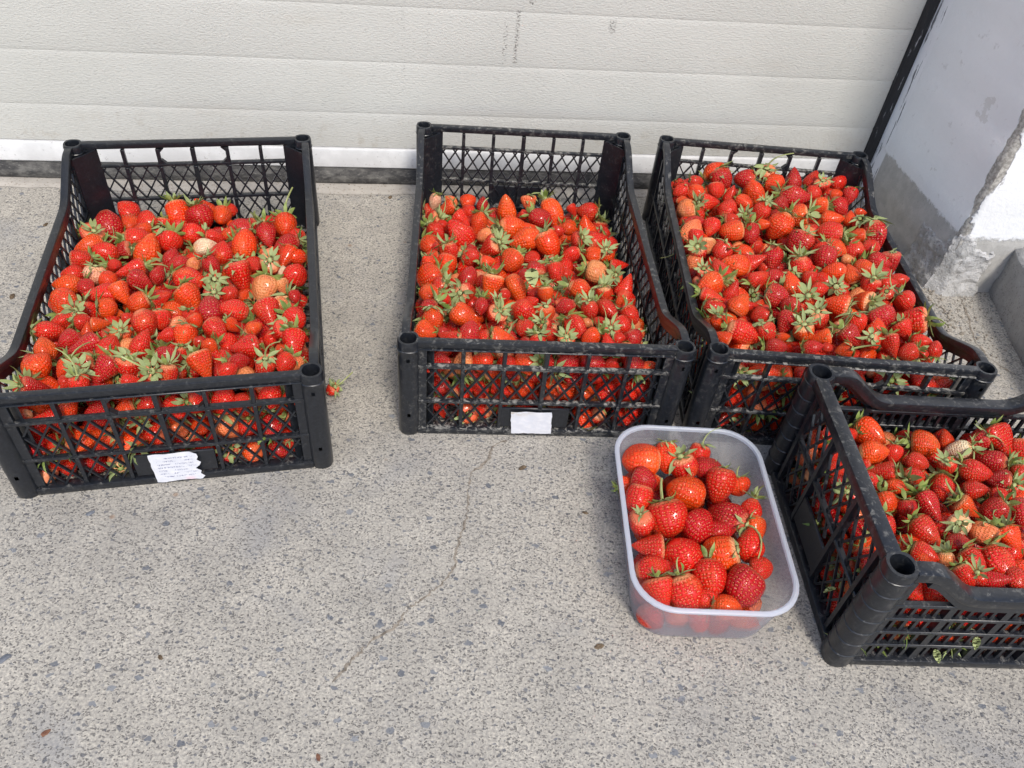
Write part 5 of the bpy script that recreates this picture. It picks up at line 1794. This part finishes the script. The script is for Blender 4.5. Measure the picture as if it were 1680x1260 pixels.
def build_heap():
    fg = [fruit_geo(s, 16, 11, LWS[s % 6]) for s in range(6)]
    cg = [calyx_geo(s, 3) for s in range(8)]
    VV, FF, CC, UU, MM = [], [], [], [], []
    off = 0
    for (pos, q, W, code, cal) in heap:
        s = rf.randrange(6)
        V, UV, F = fg[s]
        Rm = np.array(q.to_matrix()); pz = np.array(pos)
        P = (V * W) @ Rm.T + pz
        VV.append(P); UU.append(UV)
        CC.append(np.tile(np.array(tint(code, rf)), (len(V), 1)))
        FF += [tuple(i + off for i in f) for f in F]; MM += [0] * len(F)
        off += len(V)
        if cal:
            V2, F2 = cg[rf.randrange(8)]
            th = rf.uniform(0, 6.28); cz, sz = math.cos(th), math.sin(th)
            zt = LWS[s] * 0.5 - 0.035
            V3 = V2 @ np.array([[cz, sz, 0], [-sz, cz, 0], [0, 0, 1]]) + np.array([0, 0, LWS[s] * 0.5 - 0.035])
            P = ((V3 - np.array([0, 0, zt])) * W * 1.25 + np.array([0, 0, zt]) * W) @ Rm.T + pz
            VV.append(P); UU.append(np.zeros((len(V2), 2))); CC.append(np.tile(np.array((0.1, 0.2, 0.05, 1)), (len(V2), 1)))
            FF += [tuple(i + off for i in f) for f in F2]; MM += [1] * len(F2)
            off += len(V2)
    me = bpy.data.meshes.new('strawberry_heap')
    V = np.concatenate(VV); UV = np.concatenate(UU); C4 = np.concatenate(CC)
    me.from_pydata(V.tolist(), [], FF)
    at = me.attributes.new('tint', 'FLOAT_COLOR', 'POINT')
    at.data.foreach_set('color', C4.astype(np.float32).ravel())
    ul = me.uv_layers.new(name='UVMap')
    vi = np.empty(len(me.loops), dtype=np.int32); me.loops.foreach_get('vertex_index', vi)
    ul.data.foreach_set('uv', UV[vi].astype(np.float32).ravel())
    me.materials.append(M['berry_s']); me.materials.append(M['leaf'])
    me.polygons.foreach_set('material_index', MM)
    me.polygons.foreach_set('use_smooth', [True] * len(me.polygons))
    me.update()
    tag(link('strawberry_heap', me), 'lower layers of strawberries filling the crates and tub under the topmost ones', 'strawberries', kind='stuff')
build_heap()
print('things', len(things), 'heap', len(heap))

# ------------------------------------------------------------------ small loose things
def at_crate(c, l):
    o, a = FRAMES[c]
    return o + Matrix.Rotation(a, 3, 'Z') @ Vector(l)

def leaf_blade(name, loc, ln, wd, az, tilt, label):
    """a strawberry leaflet: toothed oval blade with a folded midrib"""
    mb = MB(); n = 12
    L, Mi, Rr = [], [], []
    for i in range(n + 1):
        t = i / n
        w = wd * (math.sin(math.pi * min(1, t ** 0.8)) ** 0.75) * (1 + (0.07 if i % 2 else -0.05)) if 0 < i < n else 0.0004
        z = 0.10 * ln * math.sin(t * 2.6)
        L.append((t * ln, w, z + w * 0.28)); Mi.append((t * ln, 0, z)); Rr.append((t * ln, -w, z + w * 0.22))
    for i in range(n):
        mb.add([Mi[i], Mi[i + 1], L[i + 1], L[i]], [(0, 1, 2, 3)])
        mb.add([Rr[i], Rr[i + 1], Mi[i + 1], Mi[i]], [(0, 1, 2, 3)])
    me = mb.mesh(name, True)
    bm = bmesh.new(); bm.from_mesh(me); bmesh.ops.remove_doubles(bm, verts=bm.verts, dist=1e-6); bm.to_mesh(me); bm.free()
    me.polygons.foreach_set('use_smooth', [True] * len(me.polygons))
    o = link(name, me, None, M['leaf'])
    o.location = loc
    o.rotation_euler = (tilt[0], tilt[1], az)
    return tag(o, label, 'leaf')

leaf_blade('leaf', at_crate(1, (-0.0118, -0.1082, 0.1590)), 0.036, 0.0105, R_(-75), (0.25, 0.35), 'green toothed leaf lying across berries in the middle crate')
leaf_blade('leaf', at_crate(3, (-0.0125, -0.1022, 0.0782)), 0.016, 0.0042, R_(200), (0.5, 0.4), 'green leaf poking through the left end lattice of the front right crate')
leaf_blade('leaf', at_crate(3, (0.1366, -0.1630, 0.0817)), 0.016, 0.0042, R_(250), (0.5, 0.4), 'green leaf sticking out of the slatted front of the front right crate')
leaf_blade('leaf', at_crate(3, (0.0999, -0.1630, 0.0504)), 0.016, 0.0042, R_(280), (0.5, 0.4), 'low green leaf hanging through the slatted front of the front right crate')

def scrap(name, loc, r, mat, label, cat, seed, flat=0.4, stretch=1.8):
    rr = random.Random(seed)
    bm = bmesh.new()
    bmesh.ops.create_icosphere(bm, subdivisions=2, radius=1.0)
    th = rr.uniform(0, 3.14)
    for v in bm.verts:
        k = 1 + 0.45 * noise.noise(v.co * 1.7 + Vector((seed * 2.3, 0, 0)))
        v.co = Vector((v.co.x * stretch * k, v.co.y * k, v.co.z * flat * k)) * r
    bmesh.ops.rotate(bm, verts=bm.verts, cent=(0, 0, 0), matrix=Matrix.Rotation(th, 3, 'Z'))
    bmesh.ops.scale(bm, verts=bm.verts, vec=(0.56, 0.56, 0.5))
    me = bpy.data.meshes.new(name); bm.to_mesh(me); bm.free()
    o = link(name, me, None, mat)
    o.location = (loc[0], loc[1], r * flat * (0.1 if name == 'pebble' else 0.45))
    return tag(o, label, cat)

scrap('plant_scrap', (0.1398, 0.4828), 0.0060, M['scrap'], 'small brown dry plant scrap on concrete left of the front right crate', 'debris', 1)
scrap('plant_scrap', (0.1205, 0.6801), 0.0045, M['scrap'], 'dark little leaf scrap on concrete just left of the plastic tub', 'debris', 2)
scrap('plant_scrap', (0.0283, 0.7483), 0.0060, M['scrap'], 'faint brown crumb on concrete below the middle crate label', 'debris', 3)
scrap('crumb', (-0.4505, 0.3143), 0.0050, M['redscrap'], 'reddish brown crumb on concrete at lower left', 'debris', 4)
scrap('crumb', (-0.1615, 0.3200), 0.0040, M['redscrap'], 'reddish crumb on concrete at the bottom edge left of centre', 'debris', 5)
scrap('plant_scrap', (-0.3658, 0.4095), 0.0040, M['scrap'], 'tiny dark crumb on open concrete in front of the leftmost crate', 'debris', 6)
scrap('pebble', (-0.5343, 0.3884), 0.0070, M['stone'], 'blue grey pebble set in the concrete at the left picture edge', 'pebble', 7)
scrap('pebble', (-0.5298, 0.5918), 0.0060, M['stone'], 'blue grey pebble in the concrete below the leftmost crate corner', 'pebble', 8)
scrap('plant_scrap', (-0.8926, 1.2043), 0.0060, M['scrap'], 'brown dry scrap on concrete left of the leftmost crate near its back', 'debris', 9)
scrap('plant_scrap', (-0.8453, 0.9957), 0.0070, M['scrap'], 'brown dry scrap on concrete left of the leftmost crate near its middle', 'debris', 10)
scrap('plant_scrap', (-0.3909, 1.4613), 0.0070, M['scrap'], 'brown dry scrap lying against the rubber seal between two crates', 'debris', 11)
scrap('plant_scrap', (-0.2910, 1.4266), 0.0060, M['scrap'], 'flat brown scrap on cement beside the back corner of the middle crate', 'debris', 12)
scrap('plant_scrap', (-1.0299, 1.3507), 0.0060, M['scrap'], 'dark dirt clump under the door seal at the left picture edge', 'debris', 13)
scrap('plant_scrap', (-0.9773, 1.3431), 0.0080, M['scrap'], 'brown dirt clump on cement just left of the leftmost crate', 'debris', 14)
